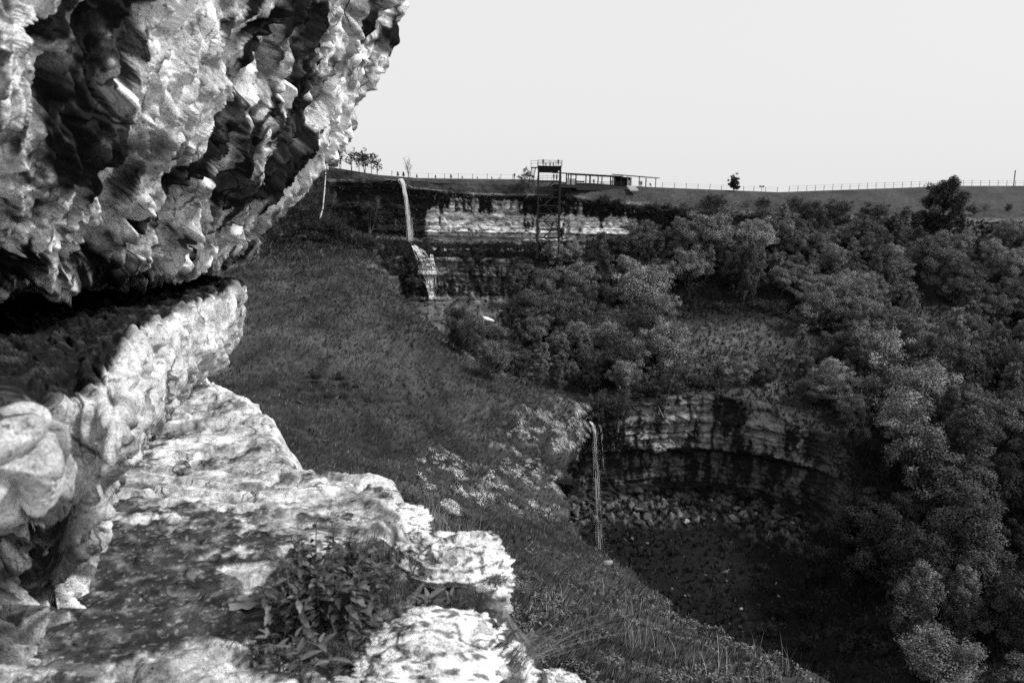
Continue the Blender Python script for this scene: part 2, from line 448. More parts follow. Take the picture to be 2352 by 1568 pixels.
d += neck * (0.05 * (fB - .5) + 0.05 * fbm(x * 3, y * 3, z * 5, 3, 131)) + top * (0.03 * (fB - .5) + 0.01 * micro)
d += neck * (1 - sst(3.8, 5.0, dist)) * (0.14 * (billow(a * 2.5, b * 5.0, z * 1, 3, 145) - .35) + 0.08 * (facets(a * 4, b * 9, 147)[0] - .5))
d *= np.clip(dist / 4.0, 0.6, 1.0)
GD = G + NRM * soften(d, 1)[..., None]
patchy = fbm(x * 4, y * 4, z * 4, 4, 171)
streak = fbm(a * 6, b * 0.9, x * 0 + 4.4, 3, 173)
tone = 0.50 + 0.20 * patchy + 0.16 * streak + 0.10 * (rB - .5) + 0.18 * neck
tone *= 1 - 0.65 * sst(0.22, 0.5, fbm(a * 2.2, b * 1.6, x * 0 + 8.8, 4, 175))
tone = np.clip(tone, 0.10, 0.84)
soil = sst(0.15, 0.5, (1 - sst(1.75, 2.45, tr)) + 0.4 * patchy)     # soil on the ledge top, blackened to carry the shade of the slot
tone = tone * (1 - soil) + soil * (0.012 + 0.035 * sst(0.15, 0.4, micro))
leftneck = neck * (1 - sst(150, 330, proj(G)[0]))
tone *= 1 - 0.85 * leftneck * sst(-0.25, 0.15, fbm(x * 2.5, y * 2.5, z * 7, 4, 181))
me = mesh_np('rock_band', GD, grid_faces(*G.shape[:2]), {'tone': tone})
band = link('rock_band', me, M_ROCK, parent=cliff, label='pale rounded rock band under the dark slot of the cliff')

# ------------------------------------------------------------------ the walking ledge
ZF = -1.72
pxs = np.linspace(-420, 1500, 440); pys = np.concatenate([np.linspace(870, 1060, 60, endpoint=False), np.linspace(1060, 1600, 215, endpoint=False), np.linspace(1600, 2300, 40)])
PX, PY = np.meshgrid(pxs, pys, indexing='ij')
G = Pz(PX, PY, ZF)
x, y = G[..., 0], G[..., 1]
edge_px = [(300,850),(450,880),(560,905),(600,940),(640,985),(650,1030),(690,1066),(800,1076),(890,1090),(930,1130),(925,1190),(905,1262),(960,1300),(1060,1290),(1140,1330),(1185,1430),(1215,1568),(1260,1800),(1320,2300),(-420,2300),(-420,850)]
E = Pz(np.array([e[0] for e in edge_px], float), np.array([e[1] for e in edge_px], float), ZF)[:, :2]
def poly_sd(x, y, E):
    d = np.full(x.shape, 1e9); ins = np.zeros(x.shape, bool)
    for i in range(len(E)):
        a, b = E[i], E[(i + 1) % len(E)]
        ex, ey = b - a; wx, wy = x - a[0], y - a[1]
        t = np.clip((wx * ex + wy * ey) / (ex * ex + ey * ey), 0, 1)
        d = np.minimum(d, np.hypot(wx - ex * t, wy - ey * t))
        c = ((a[1] <= y) & (b[1] > y)) | ((b[1] <= y) & (a[1] > y))
        xi = a[0] + (y - a[1]) / np.where(abs(b[1] - a[1]) < 1e-9, 1e-9, b[1] - a[1]) * ex
        ins ^= c & (x < xi)
    return np.where(ins, -d, d)
sd = poly_sd(x, y, E) + 0.07 * fbm(x * 2.5, y * 2.5, 0, 3, 201)
ledge_low = sst(-0.75, -0.05, x + 0.15 * y - 0.15) * 0  # flat
h = 0.035 * fbm(x * 0.9, y * 0.9, 0, 3, 203)
# thin beds breaking into long low steps, parallel to the cliff
bed = y * 1.0 - 0.25 * x + 0.35 * fbm(x * 1.1, y * 1.1, 0, 3, 205)
stp = bed * 3.2
h += 0.04 * (sst(0.8, 1.0, stp - np.floor(stp)) - (stp - np.floor(stp)))
f1, e1, r1 = facets(x * 2.0 + 0.3 * fbm(x * 3, y * 3, 1, 2, 211), y * 2.2, 213, 0.7)
f2_, e2, r2 = facets(x * 7 + .5 * fbm(x * 5, y * 5, 2, 2, 212), y * 7.5, 217, 0.9)
h += 0.022 * (f1 - .5) + 0.012 * (f2_ - .5) * sst(0, .2, e2) - 0.022 * (1 - sst(0, 0.10, e1)) - .008 * (1 - sst(0, .12, e2)) * sst(.3, .7, r2) + 0.014 * fbm(x * 14, y * 14, 0, 4, 219)
PX2, PY2 = PX, PY
dirt_c = np.exp(-(((PX - 330) / 260) ** 2 + ((PY - 1330) / 150) ** 2)) * 0.9 + np.exp(-(((PX - 250) / 300) ** 2 + ((PY - 1520) / 120) ** 2)) * 0.4 + np.exp(-(((PX - 720) / 160) ** 2 + ((PY - 1420) / 130) ** 2)) * 0.9 + np.exp(-(((PX - 950) / 300) ** 2 + ((PY - 1420) / 130) ** 2)) * 0.6
dirt_c += 1.2 * sst(820, 900, PX) * sst(1225, 1265, PY) * (1 - sst(1480, 1520, PY))
dirt_c -= np.exp(-(((PX - 480) / 220) ** 2 + ((PY - 1520) / 70) ** 2)) * 0.75 + np.exp(-(((PX - 560) / 120) ** 2 + ((PY - 1330) / 60) ** 2)) * 0.35
dirt = sst(0.26, 0.44, dirt_c + 0.6 * fbm(x * 3.0, y * 3.2, 0, 5, 221) + 0.3 * fbm(x * 13, y * 14, 0, 4, 222) - 3.5 * h)
h = h * (1 - 0.6 * dirt)
h += 0.10 * sst(1040, 1010, PY) * 0
fall = np.where(sd > 0, sd, 0)
z = ZF + h + 0.04 * sst(-0.35, 0.0, sd) - 1.5 * fall - 2.5 * fall ** 2 - 0.10 * sst(-0.10, 0.08, sd)
z -= 0.12 * np.exp(-(((PX - 1000) / 230) ** 2 + ((PY - 1400) / 150) ** 2))
z = np.maximum(z, -6.5)
G = np.stack([x, y, z], -1)
lich = fbm(x * 6, y * 6, z * 6, 4, 231)
tone = 0.43 + 0.24 * lich + 0.20 * fbm(x * 1.6, y * 1.6, 0, 3, 233) + 0.14 * (r1 - .5) + 0.2 * fbm(x * 30, y * 32, 0, 3, 234)
tone *= 1 - 0.6 * sst(0.14, 0.40, fbm(x * 5, y * 5, 0, 5, 235) + .3 * fbm(x * 22, y * 24, 0, 3, 236))
tone *= 1 - 0.7 * (1 - sst(0, .05, e1)) * sst(.3, .6, r1) 
tone = np.clip(tone, 0.05, 0.86)
soil = 0.035 + 0.10 * sst(-0.1, 0.45, fbm(x * 9, y * 9, 0, 5, 237)) + 0.16 * sst(0.32, 0.55, fbm(x * 36, y * 36, 0, 2, 239))
tone = tone * (1 - dirt) + dirt * soil
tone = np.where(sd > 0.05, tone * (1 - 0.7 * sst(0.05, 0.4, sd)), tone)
FLOOR = G
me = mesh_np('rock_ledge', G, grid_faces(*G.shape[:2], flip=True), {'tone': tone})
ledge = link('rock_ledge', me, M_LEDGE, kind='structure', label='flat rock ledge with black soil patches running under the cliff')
# ------------------------------------------------------------------ grass hillside running from the ledge down to the gorge lip
HS = [  # rows far -> near; each a list of sheet points with distance, last one is the brow above the drop
 [(420,330,205),(560,372,208),(640,384,210),(700,388,212),(745,388,213),(770,400,214)],
 [(420,430,192),(560,450,196),(640,455,198),(690,462,200),(735,478,205),(765,505,209)],
 [(400,500,180),(540,520,186),(640,520,190),(710,525,195),(770,535,201),(850,552,206)],
 [(360,560,160),(520,585,170),(620,582,178),(700,580,188),(780,578,194),(860,590,199)],
 [(300,640,120),(500,690,130),(660,690,140),(780,680,148),(870,665,154),(940,705,160)],
 [(260,740,80),(450,835,88),(640,830,98),(820,815,110),(980,800,126),(1118,840,140)],
 [(260,830,55),(520,940,60),(740,945,70),(940,940,84),(1140,915,108),(1300,918,124)],
 [(260,900,40),(560,1010,46),(760,1030,54),(960,1035,66),(1140,1010,92),(1330,968,121)],
 [(300,960,30),(620,1080,33),(800,1100,38),(980,1105,47),(1140,1100,68),(1285,1075,96)],
 [(380,1050,20),(700,1150,21),(860,1170,25),(1020,1180,31),(1160,1180,45),(1282,1180,64)],
 [(480,1200,12),(760,1260,13),(920,1270,15.5),(1080,1260,20),(1220,1240,29),(1360,1255,42)],
 [(620,1380,8.0),(860,1400,8.6),(1020,1400,9.6),(1180,1390,11.5),(1340,1370,16),(1500,1375,25)],
 [(700,1540,6.0),(930,1560,6.3),(1100,1560,7.0),(1260,1550,8.2),(1440,1510,11),(1660,1470,17)],
 [(760,1700,5.0),(980,1730,5.2),(1160,1720,5.6),(1340,1700,6.4),(1560,1640,8.2),(1850,1560,12.5)],
 [(800,2000,3.8),(1000,2050,4.0),(1200,2030,4.3),(1420,2000,4.8),(1700,1900,5.8),(2150,1720,9.0)],
]
C = patch(HS)
# beyond the brow the ground breaks away down into the gorge
brow = C[:, -1]; sc = np.clip(brow[:, 1:2] / 60.0, 0.25, 1.6)
e1 = brow + sc * np.array([[1.2, 1.0, -1.6]]); e2 = brow + sc * np.array([[2.4, 2.4, -7.0]]); e3 = brow + sc * np.array([[3.2, 3.6, -22.0]])
for k in range(4, len(brow)):
    if brow[k][1] > 58:                                # undercut: the spur hangs over the gorge
        e1[k] = brow[k] + np.array([.5, .9, -1.3]); e2[k] = brow[k] + np.array([-.6, 2.0, -4.5]); e3[k] = brow[k] + np.array([-7.0, 1.0, -26.0])
for k in (0, 1, 2, 3):
    e2[k] = brow[k] + np.array([3.0, 1.5, -3.0]); e3[k] = brow[k] + np.array([6.0, -4.0, -14.0])
C = np.concatenate([C, e1[:, None], e2[:, None], e3[:, None]], 1)
A, thr = resample(C, [24, 22, 26, 34, 40, 38, 34, 34, 34, 34, 40, 40, 36, 12])
B, thc = resample(np.swapaxes(A, 0, 1), [38, 52, 56, 56, 56, 10, 12, 12])
G = np.swapaxes(B, 0, 1)
NRM = normals(G)
NRM = np.where(NRM[..., 2:3] < 0, -NRM, NRM)
x, y, z = G[..., 0], G[..., 1], G[..., 2]
Dk = np.clip(y, 4, 400)
amp = np.clip(Dk / 40.0, 0.12, 1.0)
hx, hy = proj(G)
rough = np.exp(-(((hx - 740) / 190) ** 2 + ((hy - 535) / 52) ** 2)) * (hy < 600)
d = amp * (0.55 * fbm(x * .10, y * .10, z * .10, 3, 301) + 0.34 * fbm(x * .6, y * .6, z * 1.2, 3, 303) + 0.12 * fbm(x * 2.2, y * 2.2, z * 3.5, 2, 305))
d += rough * (1.6 * fbm(x * .12, y * .12, z * .2, 3, 307) + 0.8 * fbm(x * .5, y * .5, z * .7, 3, 309))
# ribs and small outcrops below the spur, where the blond tussocks hang
spur = np.exp(-(((hx - 1190) / 140) ** 2 + ((hy - 1060) / 120) ** 2))
tb = fbm(x * .25, y * .12, z * .5, 3, 311)
d += spur * (1.5 * fbm(x * .22, y * .10, z * .35, 3, 313) + 0.5 * (sst(-.1, .1, tb) - .5))
# sheep terraces: small steps along the contours
tw_ = z * 1.25 + 1.1 * fbm(x * .10, y * .05, z * .1, 3, 341)
ter = (tw_ - np.floor(tw_)); d += amp * 0.30 * (sst(.0, .75, ter) - ter) * sst(15, 40, y)
# sunken foot track
trk = [(1240,905),(1180,930),(1100,958),(1030,985),(960,1005),(900,1030),(860,1045)]
td = np.full(x.shape, 1e9)
for (ax, ay), (bx, by) in zip(trk[:-1], trk[1:]):
    ex, ey = bx - ax, by - ay
    t = np.clip(((hx - ax) * ex + (hy - ay) * ey) / (ex * ex + ey * ey), 0, 1)
    td = np.minimum(td, np.hypot(hx - ax - ex * t, hy - ay - ey * t))
trkm = np.exp(-(td / 5.0) ** 2)
d -= 0.55 * trkm
dropm = sst(4.85, 5.4, thc)[None, :] * (1 - sst(6.7, 7.0, thc))[None, :] * sst(40, 75, y)
fd, ed, rd = facets(x * .3 + y * .12, z * .35, 331, 1.0)
d += dropm * (1.6 * (fd - .5) + 1.6 * fbm(x * .35, y * .12, z * .35, 3, 333) + 0.8 * fbm(x * 1.1, y * .4, z * 1.1, 3, 335))
HG = G + NRM * d[..., None]
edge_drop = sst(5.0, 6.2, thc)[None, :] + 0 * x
tone = 0.052 + 0.05 * fbm(x * .14, y * .07, z * .2, 4, 321) + 0.03 * fbm(x * .5 + z * .5, y * .10, z * .2, 3, 322) + 0.022 * fbm(x * .9, y * .9, z * 1.5, 3, 323)
tone += 0.03 * sst(0.1, 0.5, fbm(x * .07, y * .05, z * .12, 3, 325))
tone *= 1 - 0.5 * trkm
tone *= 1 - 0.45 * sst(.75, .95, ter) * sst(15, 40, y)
gul = np.exp(-(((hx - 770) / 150) ** 2 + ((hy - 890 - .28 * (hx - 770)) / 38) ** 2))
tone *= 1 - 0.5 * gul * sst(-.2, .2, fbm(x * .3, y * .2, z * .5, 3, 343))
pth = np.exp(-((hy - 612 + .22 * (hx - 520) + 3 * np.sin(hx / 23)) / 4.0) ** 2) * (hx > 480) * (hx < 690)
tone += 0.09 * pth
crest = sst(4.3, 5.0, thc)[None, :] * (1 - sst(5.05, 5.5, thc))[None, :] * sst(100, 125, y) * (hy > 600)
tone += crest * (0.05 + 0.14 * sst(.0, .35, fbm(x * .9, y * .6, z * 1.2, 4, 345)))
tone = tone * (1 - 0.45 * rough) * (1 - 0.25 * spur)
rk = sst(.14, .30, fbm(x * .45, y * .3, z * .9, 3, 327)) * np.clip(rough * 1.2 + spur, 0, 1)
tone = tone * (1 - rk) + rk * (0.10 + 0.16 * sst(0, .4, fbm(x * 1.5, y * 1.5, z * 3, 3, 329)))
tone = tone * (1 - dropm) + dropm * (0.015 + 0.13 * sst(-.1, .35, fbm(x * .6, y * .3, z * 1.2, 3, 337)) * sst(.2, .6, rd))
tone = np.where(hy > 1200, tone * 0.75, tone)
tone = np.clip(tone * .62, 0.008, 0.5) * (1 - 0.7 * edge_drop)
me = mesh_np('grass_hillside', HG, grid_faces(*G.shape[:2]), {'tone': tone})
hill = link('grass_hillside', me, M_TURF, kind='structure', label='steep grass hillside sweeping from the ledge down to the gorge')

# ------------------------------------------------------------------ far side of the valley: plateau, cliff bands, wooded slope, gorge
def row(pts, xs):
    p = np.array(pts, float)
    return np.interp(xs, p[:, 0], p[:, 1]), np.interp(xs, p[:, 0], p[:, 2])
SKY = [(480,360,204),(760,384,212),(870,402,215),(960,409,217),(1100,411,219),(1215,412,220),(1300,418,222),(1500,430,228),(1600,434,236),(1800,442,252),(2000,434,266),(2200,427,280),(2352,427,290),(2800,430,310)]
ROWS = [
 [(480,360,204),(760,390,211.5),(870,408,214),(1000,418,215),(1150,424,216),(1300,430,217),(1500,446,222),(1800,470,236),(2000,470,244),(2200,476,250),(2352,478,255),(2800,480,270)],   # brow
 [(480,400,203),(760,420,211),(915,414,213.5),(945,436,214),(1100,452,214),(1300,454,215),(1450,472,216),(1600,488,218),(1800,500,222),(2100,510,226),(2352,512,232),(2800,512,240)],  # rock top
 [(480,430,204),(760,448,212.5),(920,450,215),(960,470,215.5),(1100,484,215.5),(1300,486,216.5),(1450,496,217),(1600,505,219),(1800,512,222),(2100,520,225),(2352,522,230),(2800,525,238)], # under the cap
 [(480,545,200),(760,545,209.5),(930,551,213.5),(1000,556,214),(1200,560,215),(1300,556,215.5),(1430,542,216),(1600,532,218),(1800,534,220),(2100,540,223),(2352,545,226),(2800,548,232)],  # foot of upper cliff
 [(480,580,196),(760,572,204),(930,566,208.5),(1000,576,208.5),(1200,576,210),(1430,558,211),(1600,556,212),(1800,556,214),(2352,580,215),(2800,590,218)],  # ledge edge
 [(480,640,190),(850,600,203),(930,592,207),(1000,594,207),(1200,598,208),(1430,620,204),(1600,640,200),(1800,640,200),(2352,680,196),(2800,700,196)],  # lower band top
 [(480,700,186),(850,640,203),(930,640,206.5),(1000,642,207),(1200,645,208),(1430,660,199),(1600,680,194),(1800,680,193),(2352,720,188),(2800,740,188)],
 [(480,760,180),(850,690,203),(930,692,205.5),(1000,692,206),(1190,690,206),(1300,692,199),(1430,705,193),(1600,722,188),(1800,722,186),(2352,765,180),(2800,790,180)],  # foot of lower band
 [(480,900,150),(850,760,192),(1000,745,194),(1120,748,192),(1200,760,188),(1430,790,175),(1600,806,167),(1800,804,165),(2000,820,162),(2352,880,155),(2800,920,150)],  # valley
 [(480,1000,130),(1000,960,136),(1200,940,136),(1300,938,135),(1360,962,131),(1450,925,136),(1550,905,139),(1650,905,139),(1750,935,136),(1850,985,130),(1950,1020,126),(2100,1050,123),(2352,1080,120),(2800,1120,118)],  # gorge rim
 [(480,1080,130),(1000,1030,136),(1200,1030,135.5),(1300,1035,135),(1450,1034,137),(1550,1030,140),(1650,1030,140),(1750,1042,137),(1850,1072,131),(1950,1092,124),(2100,1115,119),(2352,1145,116),(2800,1180,113)],  # bottom of the bright bed
 [(480,1090,131),(1000,1042,138),(1200,1042,137.5),(1300,1047,137),(1450,1046,139.5),(1550,1042,142.5),(1650,1042,142.5),(1750,1056,139),(1850,1084,132),(1950,1104,124),(2100,1125,118),(2352,1155,115),(2800,1190,112)],  # undercut
 [(480,1170,130),(1000,1165,136),(1300,1162,135.5),(1450,1142,138.5),(1550,1130,141.5),(1650,1134,141.5),(1750,1160,138),(1850,1195,131),(1950,1220,120),(2100,1235,112),(2352,1260,108),(2800,1300,104)],  # foot of gorge wall
 [(480,1220,127),(1000,1200,131),(1300,1196,131),(1450,1186,133),(1650,1186,134),(1850,1260,123),(2100,1320,106),(2352,1350,100),(2800,1400,96)],  # rubble foot
 [(480,1400,115),(1000,1340,120),(1300,1330,119),(1650,1350,115),(1850,1400,110),(2100,1430,98),(2352,1450,92),(2800,1500,88)],
 [(480,1650,100),(1000,1600,104),(1300,1570,104),(1650,1568,97),(1850,1568,95),(2100,1568,86),(2352,1568,82),(2800,1600,80)],
 [(480,2100,80),(1000,2100,80),(1650,2100,74),(2100,2100,68),(2800,2100,62)],
]
xs = np.concatenate([np.linspace(480, 740, 30, endpoint=False), np.linspace(740, 1900, 440, endpoint=False), np.linspace(1900, 2420, 130, endpoint=False), np.linspace(2420, 2800, 24)])
sky_py, sky_Y = row(SKY, xs)
rim = P(xs, sky_py, sky_Y)
back = rim + np.array([0, 60, 0.3]) ; back2 = rim + np.array([0, 400, -14.0]); back3 = rim + np.array([0, 2500, -160.0])
C = np.stack([back3, back2, back, rim] + [P(xs, *row(r, xs)) for r in ROWS], 0)
def linres(C, ns):
    t = np.concatenate([np.linspace(i, i + 1, k, endpoint=False) for i, k in enumerate(ns)] + [[len(ns)]])
    i = np.clip(np.floor(t).astype(int), 0, C.shape[0] - 2); f = (t - i)[:, None, None]
    return C[i] * (1 - f) + C[i + 1] * f, t
G, TF = linres(C, [3, 4, 5, 7, 16, 18, 42, 13, 13, 22, 22, 20, 36, 46, 10, 42, 24, 32, 28, 10])
G = np.swapaxes(G, 0, 1)
NRM = normals(G)
flipm = np.sum(NRM * -G, -1) < 0
NRM = np.where(flipm[..., None], -NRM, NRM)
x, y, z = G[..., 0], G[..., 1], G[..., 2]
fx = xs[:, None] + 0 * x; tf = TF[None, :] + 0 * x
# row numbers: 3 rim, 4 brow, 5 rock top, 6 under the cap, 7 foot, 8 ledge, 9 lower top, 10, 11 lower foot, 12 valley, 13 gorge rim, 14, 15 undercut, 16 foot, 17 rubble, 18, 19, 20
def bandm(a, b, w=0.12):
    return sst(a - w, a + w, tf) * (1 - sst(b - w, b + w, tf))
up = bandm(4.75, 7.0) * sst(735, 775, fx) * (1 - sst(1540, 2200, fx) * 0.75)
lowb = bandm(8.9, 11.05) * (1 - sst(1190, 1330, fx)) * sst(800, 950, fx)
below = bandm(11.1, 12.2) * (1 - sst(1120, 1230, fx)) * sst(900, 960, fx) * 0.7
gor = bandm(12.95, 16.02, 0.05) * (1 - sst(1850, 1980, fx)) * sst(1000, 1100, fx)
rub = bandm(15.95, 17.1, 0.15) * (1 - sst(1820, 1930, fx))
rock = np.clip(up + lowb + below + gor, 0, 1)
wz = z + 0.5 * fbm(x * .06, y * .06, 0, 2, 401)
def strata(wz, s, seed):
    k = np.floor(wz * s); f = wz * s - k
    a = _r(k.astype(np.int64), (k * 0).astype(np.int64), (k * 0).astype(np.int64), seed); b_ = _r((k + 1).astype(np.int64), (k * 0).astype(np.int64), (k * 0).astype(np.int64), seed)
    return a + (b_ - a) * sst(.75, 1.0, f), f
s1, f1 = strata(wz, 0.55, 3); s2, f2 = strata(wz + 0.15 * fbm(x * .3, y * .3, z * .3, 2, 405), 1.9, 5)
fc, ec, rc = facets(x * .35 + .2 * fbm(x * .3, z * .3, 0, 2, 407), wz * .55, 409, .7)
fe, ee, re = facets(x * 1.1, wz * 1.5, 411, .9)
d = rock * (0.75 * (s1 - .5) + 0.30 * (s2 - .5) + 0.55 * (fc - .5) + 0.2 * (fe - .5) - 0.35 * (1 - sst(0, .12, ec)) + 0.5 * fbm(x * .2, y * .2, z * .2, 3, 413))
d += (1 - rock) * (0.9 * fbm(x * .09, y * .09, z * .09, 3, 415) + 0.35 * fbm(x * .5, y * .5, z * .5, 3, 417)) * sst(3.05, 4.2, tf)
fr, er, rr = facets(x * 1.0 + z * .3, y * .8 + z * .8, 419, 1.2)
d += rub * (0.9 * (fr - .5) + 0.4 * fbm(x * .8, y * .8, z * .8, 2, 421))
d -= 2.2 * bandm(6.82, 6.99, .03) * sst(940, 1000, fx) * (1 - sst(1150, 1230, fx))
FG = G + NRM * d[..., None]
# --- colour
veg = 0.011 + 0.008 * fbm(x * .15, y * .15, z * .15, 4, 431) + 0.010 * sst(.1, .5, fbm(x * .5, y * .5, z * .5, 3, 433))
mead = bandm(2.5, 4.9, .3) ; veg = veg + mead * (0.030 + 0.022 * fbm(x * .12, y * .05, z * .4, 3, 435))
clr = np.exp(-(((fx - 1690) / 150) ** 2)) * bandm(11.3, 12.9, .3) + 0.8 * np.exp(-(((fx - 2160) / 70) ** 2)) * bandm(10.0, 12.0, .4)
veg = veg + clr * (0.055 + 0.05 * sst(-.1, .4, fbm(x * .4, y * .4, z * .4, 4, 437)))
grav = bandm(16.9, 19.5, .3) * (1 - sst(1800, 1950, fx))
veg = veg * (1 - 0.45 * grav)
rt = 0.34 + 0.18 * fbm(x * .25, y * .25, z * .4, 4, 441) + 0.12 * (re - .5) + 0.10 * (s2 - .5)
rt *= 1 - 0.6 * sst(.82, 1.0, f1) - 0.35 * sst(.85, 1.0, f2)
rt *= 1 - 0.5 * (1 - sst(0, .08, ec))
rt *= 1 - 0.6 * sst(.15, .4, fbm(x * .35, y * .3, z * 1.2, 4, 467))
# black seepage streaks: narrow in x, long in z
seep = 0.8 * fbm(x * .26, y * .1, z * .10, 4, 451) + 0.6 * fbm(x * 1.1, y * .1, z * .22, 4, 453) + 0.35 * fbm(x * 2.2, y * 1, z * 1.6, 3, 455)
capz = bandm(4.6, 6.1, .15)  # wide dark band across the cap layer
upst = sst(0.02, 0.34, seep + 0.7 * bandm(4.5, 5.25, .1) + 0.30 * fbm(x * .12, y * .1, z * .35, 4, 465) + 0.75 * capz + 1.2 * (1 - sst(965, 1000, fx)) + 0.55 * np.exp(-((fx - 1225) / 35.) ** 2) + 0.55 * np.exp(-((fx - 1385) / 45.) ** 2) * (tf < 6.65) + 0.8 * sst(1430, 1500, fx) - 0.32 - 0.5 * np.exp(-((fx - 1165) / 30.) ** 2))
lost = sst(0.0, 0.3, seep + 0.35 * bandm(10.0, 10.75, .1) + 0.9 * sst(1150, 1230, fx) - 0.05 + 0.3 * (fx < 985))
gost_shade = sst(-0.02, 0.32, seep + 0.9 * bandm(14.0, 14.95, .08) + 0.5 * bandm(15.75, 16.05, .08) - 0.05 + 0.25 * bandm(14.9, 16) + 0.9 * sst(1820, 1900, fx) + 0.7 * (1 - sst(1380, 1480, fx)) * (tf < 14) + 0.5 * np.exp(-((fx - 1690) / 35.) ** 2) * (tf < 14))  # besides seepage, shade of the undercut put into the wall colour
st = np.clip(upst * up + lost * (lowb + below) + gost_shade * gor, 0, 1)
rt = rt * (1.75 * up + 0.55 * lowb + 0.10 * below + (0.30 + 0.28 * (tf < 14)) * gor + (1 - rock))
rt = rt * (1 - st) + st * (0.012 + 0.02 * sst(.2, .5, fbm(x * .8, y * .8, z * .8, 3, 457)))
mossy = sst(.12, .35, fbm(x * .22, y * .22, z * .3, 4, 459)) * (lowb * .8 + below + up * sst(1440, 1560, fx))
rt = rt * (1 - mossy) + 0.03 * mossy
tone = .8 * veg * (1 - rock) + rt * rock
tone = tone * (1 - rub) + rub * (0.012 + 0.07 * sst(.35, 1.0, rr) + 0.10 * fbm(x * .8, y * .8, z, 2, 461))
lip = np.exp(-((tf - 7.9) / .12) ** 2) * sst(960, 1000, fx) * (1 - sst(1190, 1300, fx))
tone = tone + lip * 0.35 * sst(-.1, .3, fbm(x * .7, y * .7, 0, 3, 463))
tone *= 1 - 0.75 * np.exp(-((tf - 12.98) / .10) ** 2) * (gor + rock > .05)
tone = np.clip(tone, 0.006, 0.8)
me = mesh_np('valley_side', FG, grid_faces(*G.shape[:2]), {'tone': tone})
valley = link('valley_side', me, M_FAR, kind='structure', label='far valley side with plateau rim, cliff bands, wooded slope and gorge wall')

# sight-line lookups for standing things on the ground
def bvh_of(G):
    V = G.reshape(-1, 3); Fc = grid_faces(*G.shape[:2])
    return BVHTree.FromPolygons(V.tolist(), Fc.tolist())
BV_FAR = bvh_of(FG); BV_HILL = bvh_of(HG[::2, ::2]); BV_FLOOR = bvh_of(FLOOR[::3, ::3])
def ground(px, py, bvs=None):
    d = Vector(P(px, py, 1.0)).normalized()
    best = None
    for b in (bvs or (BV_FAR, BV_HILL)):
        h = b.ray_cast(Vector((0, 0, 0)), d)
        if h[0] is not None and (best is None or h[3] < best[1]):
            best = (h[0], h[3], h[1])
    return None if best is None else best[0]
def drop(x, y, bvs=None, z=200.0):
    best = None
    for b in (bvs or (BV_FAR, BV_HILL)):
        h = b.ray_cast(Vector((x, y, z)), Vector((0, 0, -1)))
        if h[0] is not None and (best is None or h[0].z > best.z):
            best = h[0]
    return best
# ------------------------------------------------------------------ trees
def leaf_mat(name, spread=0.6, k=.66):
    m, nt, b = new_mat(name)
    at = N(nt, 'ShaderNodeAttribute', attribute_name='tone')
    oi = N(nt, 'ShaderNodeObjectInfo')
    v = math_node(nt, 'MULTIPLY', at.outputs['Fac'], math_node(nt, 'MULTIPLY_ADD', oi.outputs['Random'], 2 * spread * k, (1 - spread) * k))
    nt.links.new(v, b.inputs['Base Color'])
    b.inputs['Roughness'].default_value = 0.7
    return m
M_LEAF = leaf_mat('foliage')
M_LEAF_DARK = leaf_mat('foliage_against_sky', 0.2)
M_BARK = plain_mat('dark_bark', 0.06, var=0.4, scale=2)
M_BARK_PALE = plain_mat('pale_bark', 0.15, var=0.45, scale=3)

def tube(pts, rad, k=5):
    pts = np.asarray(pts, float); rad = np.asarray(rad, float)
    t = np.gradient(pts, axis=0); t /= np.maximum(np.linalg.norm(t, axis=1, keepdims=True), 1e-9)
    ref = np.where(np.abs(t[:, 2:3]) > 0.9, np.array([[1., 0, 0]]), np.array([[0, 0, 1.]]))
    u = np.cross(t, ref); u /= np.maximum(np.linalg.norm(u, axis=1, keepdims=True), 1e-9); v = np.cross(t, u)
    a = np.linspace(0, 2 * np.pi, k, endpoint=False)
    V = pts[:, None] + rad[:, None, None] * (u[:, None] * np.cos(a)[None, :, None] + v[:, None] * np.sin(a)[None, :, None])
    n = len(pts); i = np.arange(n * k).reshape(n, k); j = np.roll(i, -1, 1)
    return V.reshape(-1, 3), np.stack([i[:-1], j[:-1], j[1:], i[1:]], -1).reshape(-1, 4)

def join_tubes(ts):
    Vs, Fs, o = [], [], 0
    for V, Fc in ts:
        Vs.append(V); Fs.append(Fc + o); o += len(V)
    return np.concatenate(Vs), np.concatenate(Fs)

def leaves(rng, centres, rads, count, size, up=0.35, droop=0.0, tone=(0.10, 0.05)):
    """quads spread through clumps; each clump a bit lighter or darker"""
    ci = rng.integers(0, len(centres), count)
    off = rng.normal(size=(count, 3)); off /= np.linalg.norm(off, axis=1, keepdims=True)
    off *= (rng.random((count, 1)) ** 0.45) * rads[ci][:, None]
    off[:, 2] *= 0.75
    off[:, 2] -= droop * np.abs(rng.normal(size=count)) * rads[ci]
    c = centres[ci] + off
    n = .55 * rng.normal(size=(count, 3)) + np.array([0, 0, up * 2]) + 1.3 * off / np.maximum(rads[ci][:, None], .05); n /= np.linalg.norm(n, axis=1, keepdims=True)
    u = np.cross(n, rng.normal(size=(count, 3))); u /= np.linalg.norm(u, axis=1, keepdims=True); v = np.cross(n, u)
    s = size * (0.6 + 0.8 * rng.random((count, 1)))
    V = np.stack([c - u * s * .9, c - v * s * .5 + n * s * .12, c + u * s * .9, c + v * s * .5 + n * s * .12], 1)
    ct = rng.normal(size=len(centres)) * tone[1]
    tn = np.clip(tone[0] + ct[ci] + rng.normal(size=count) * tone[1] * .35, 0.012, 0.6)
    return V.reshape(-1, 3), np.arange(count * 4).reshape(-1, 4), np.repeat(tn, 4)

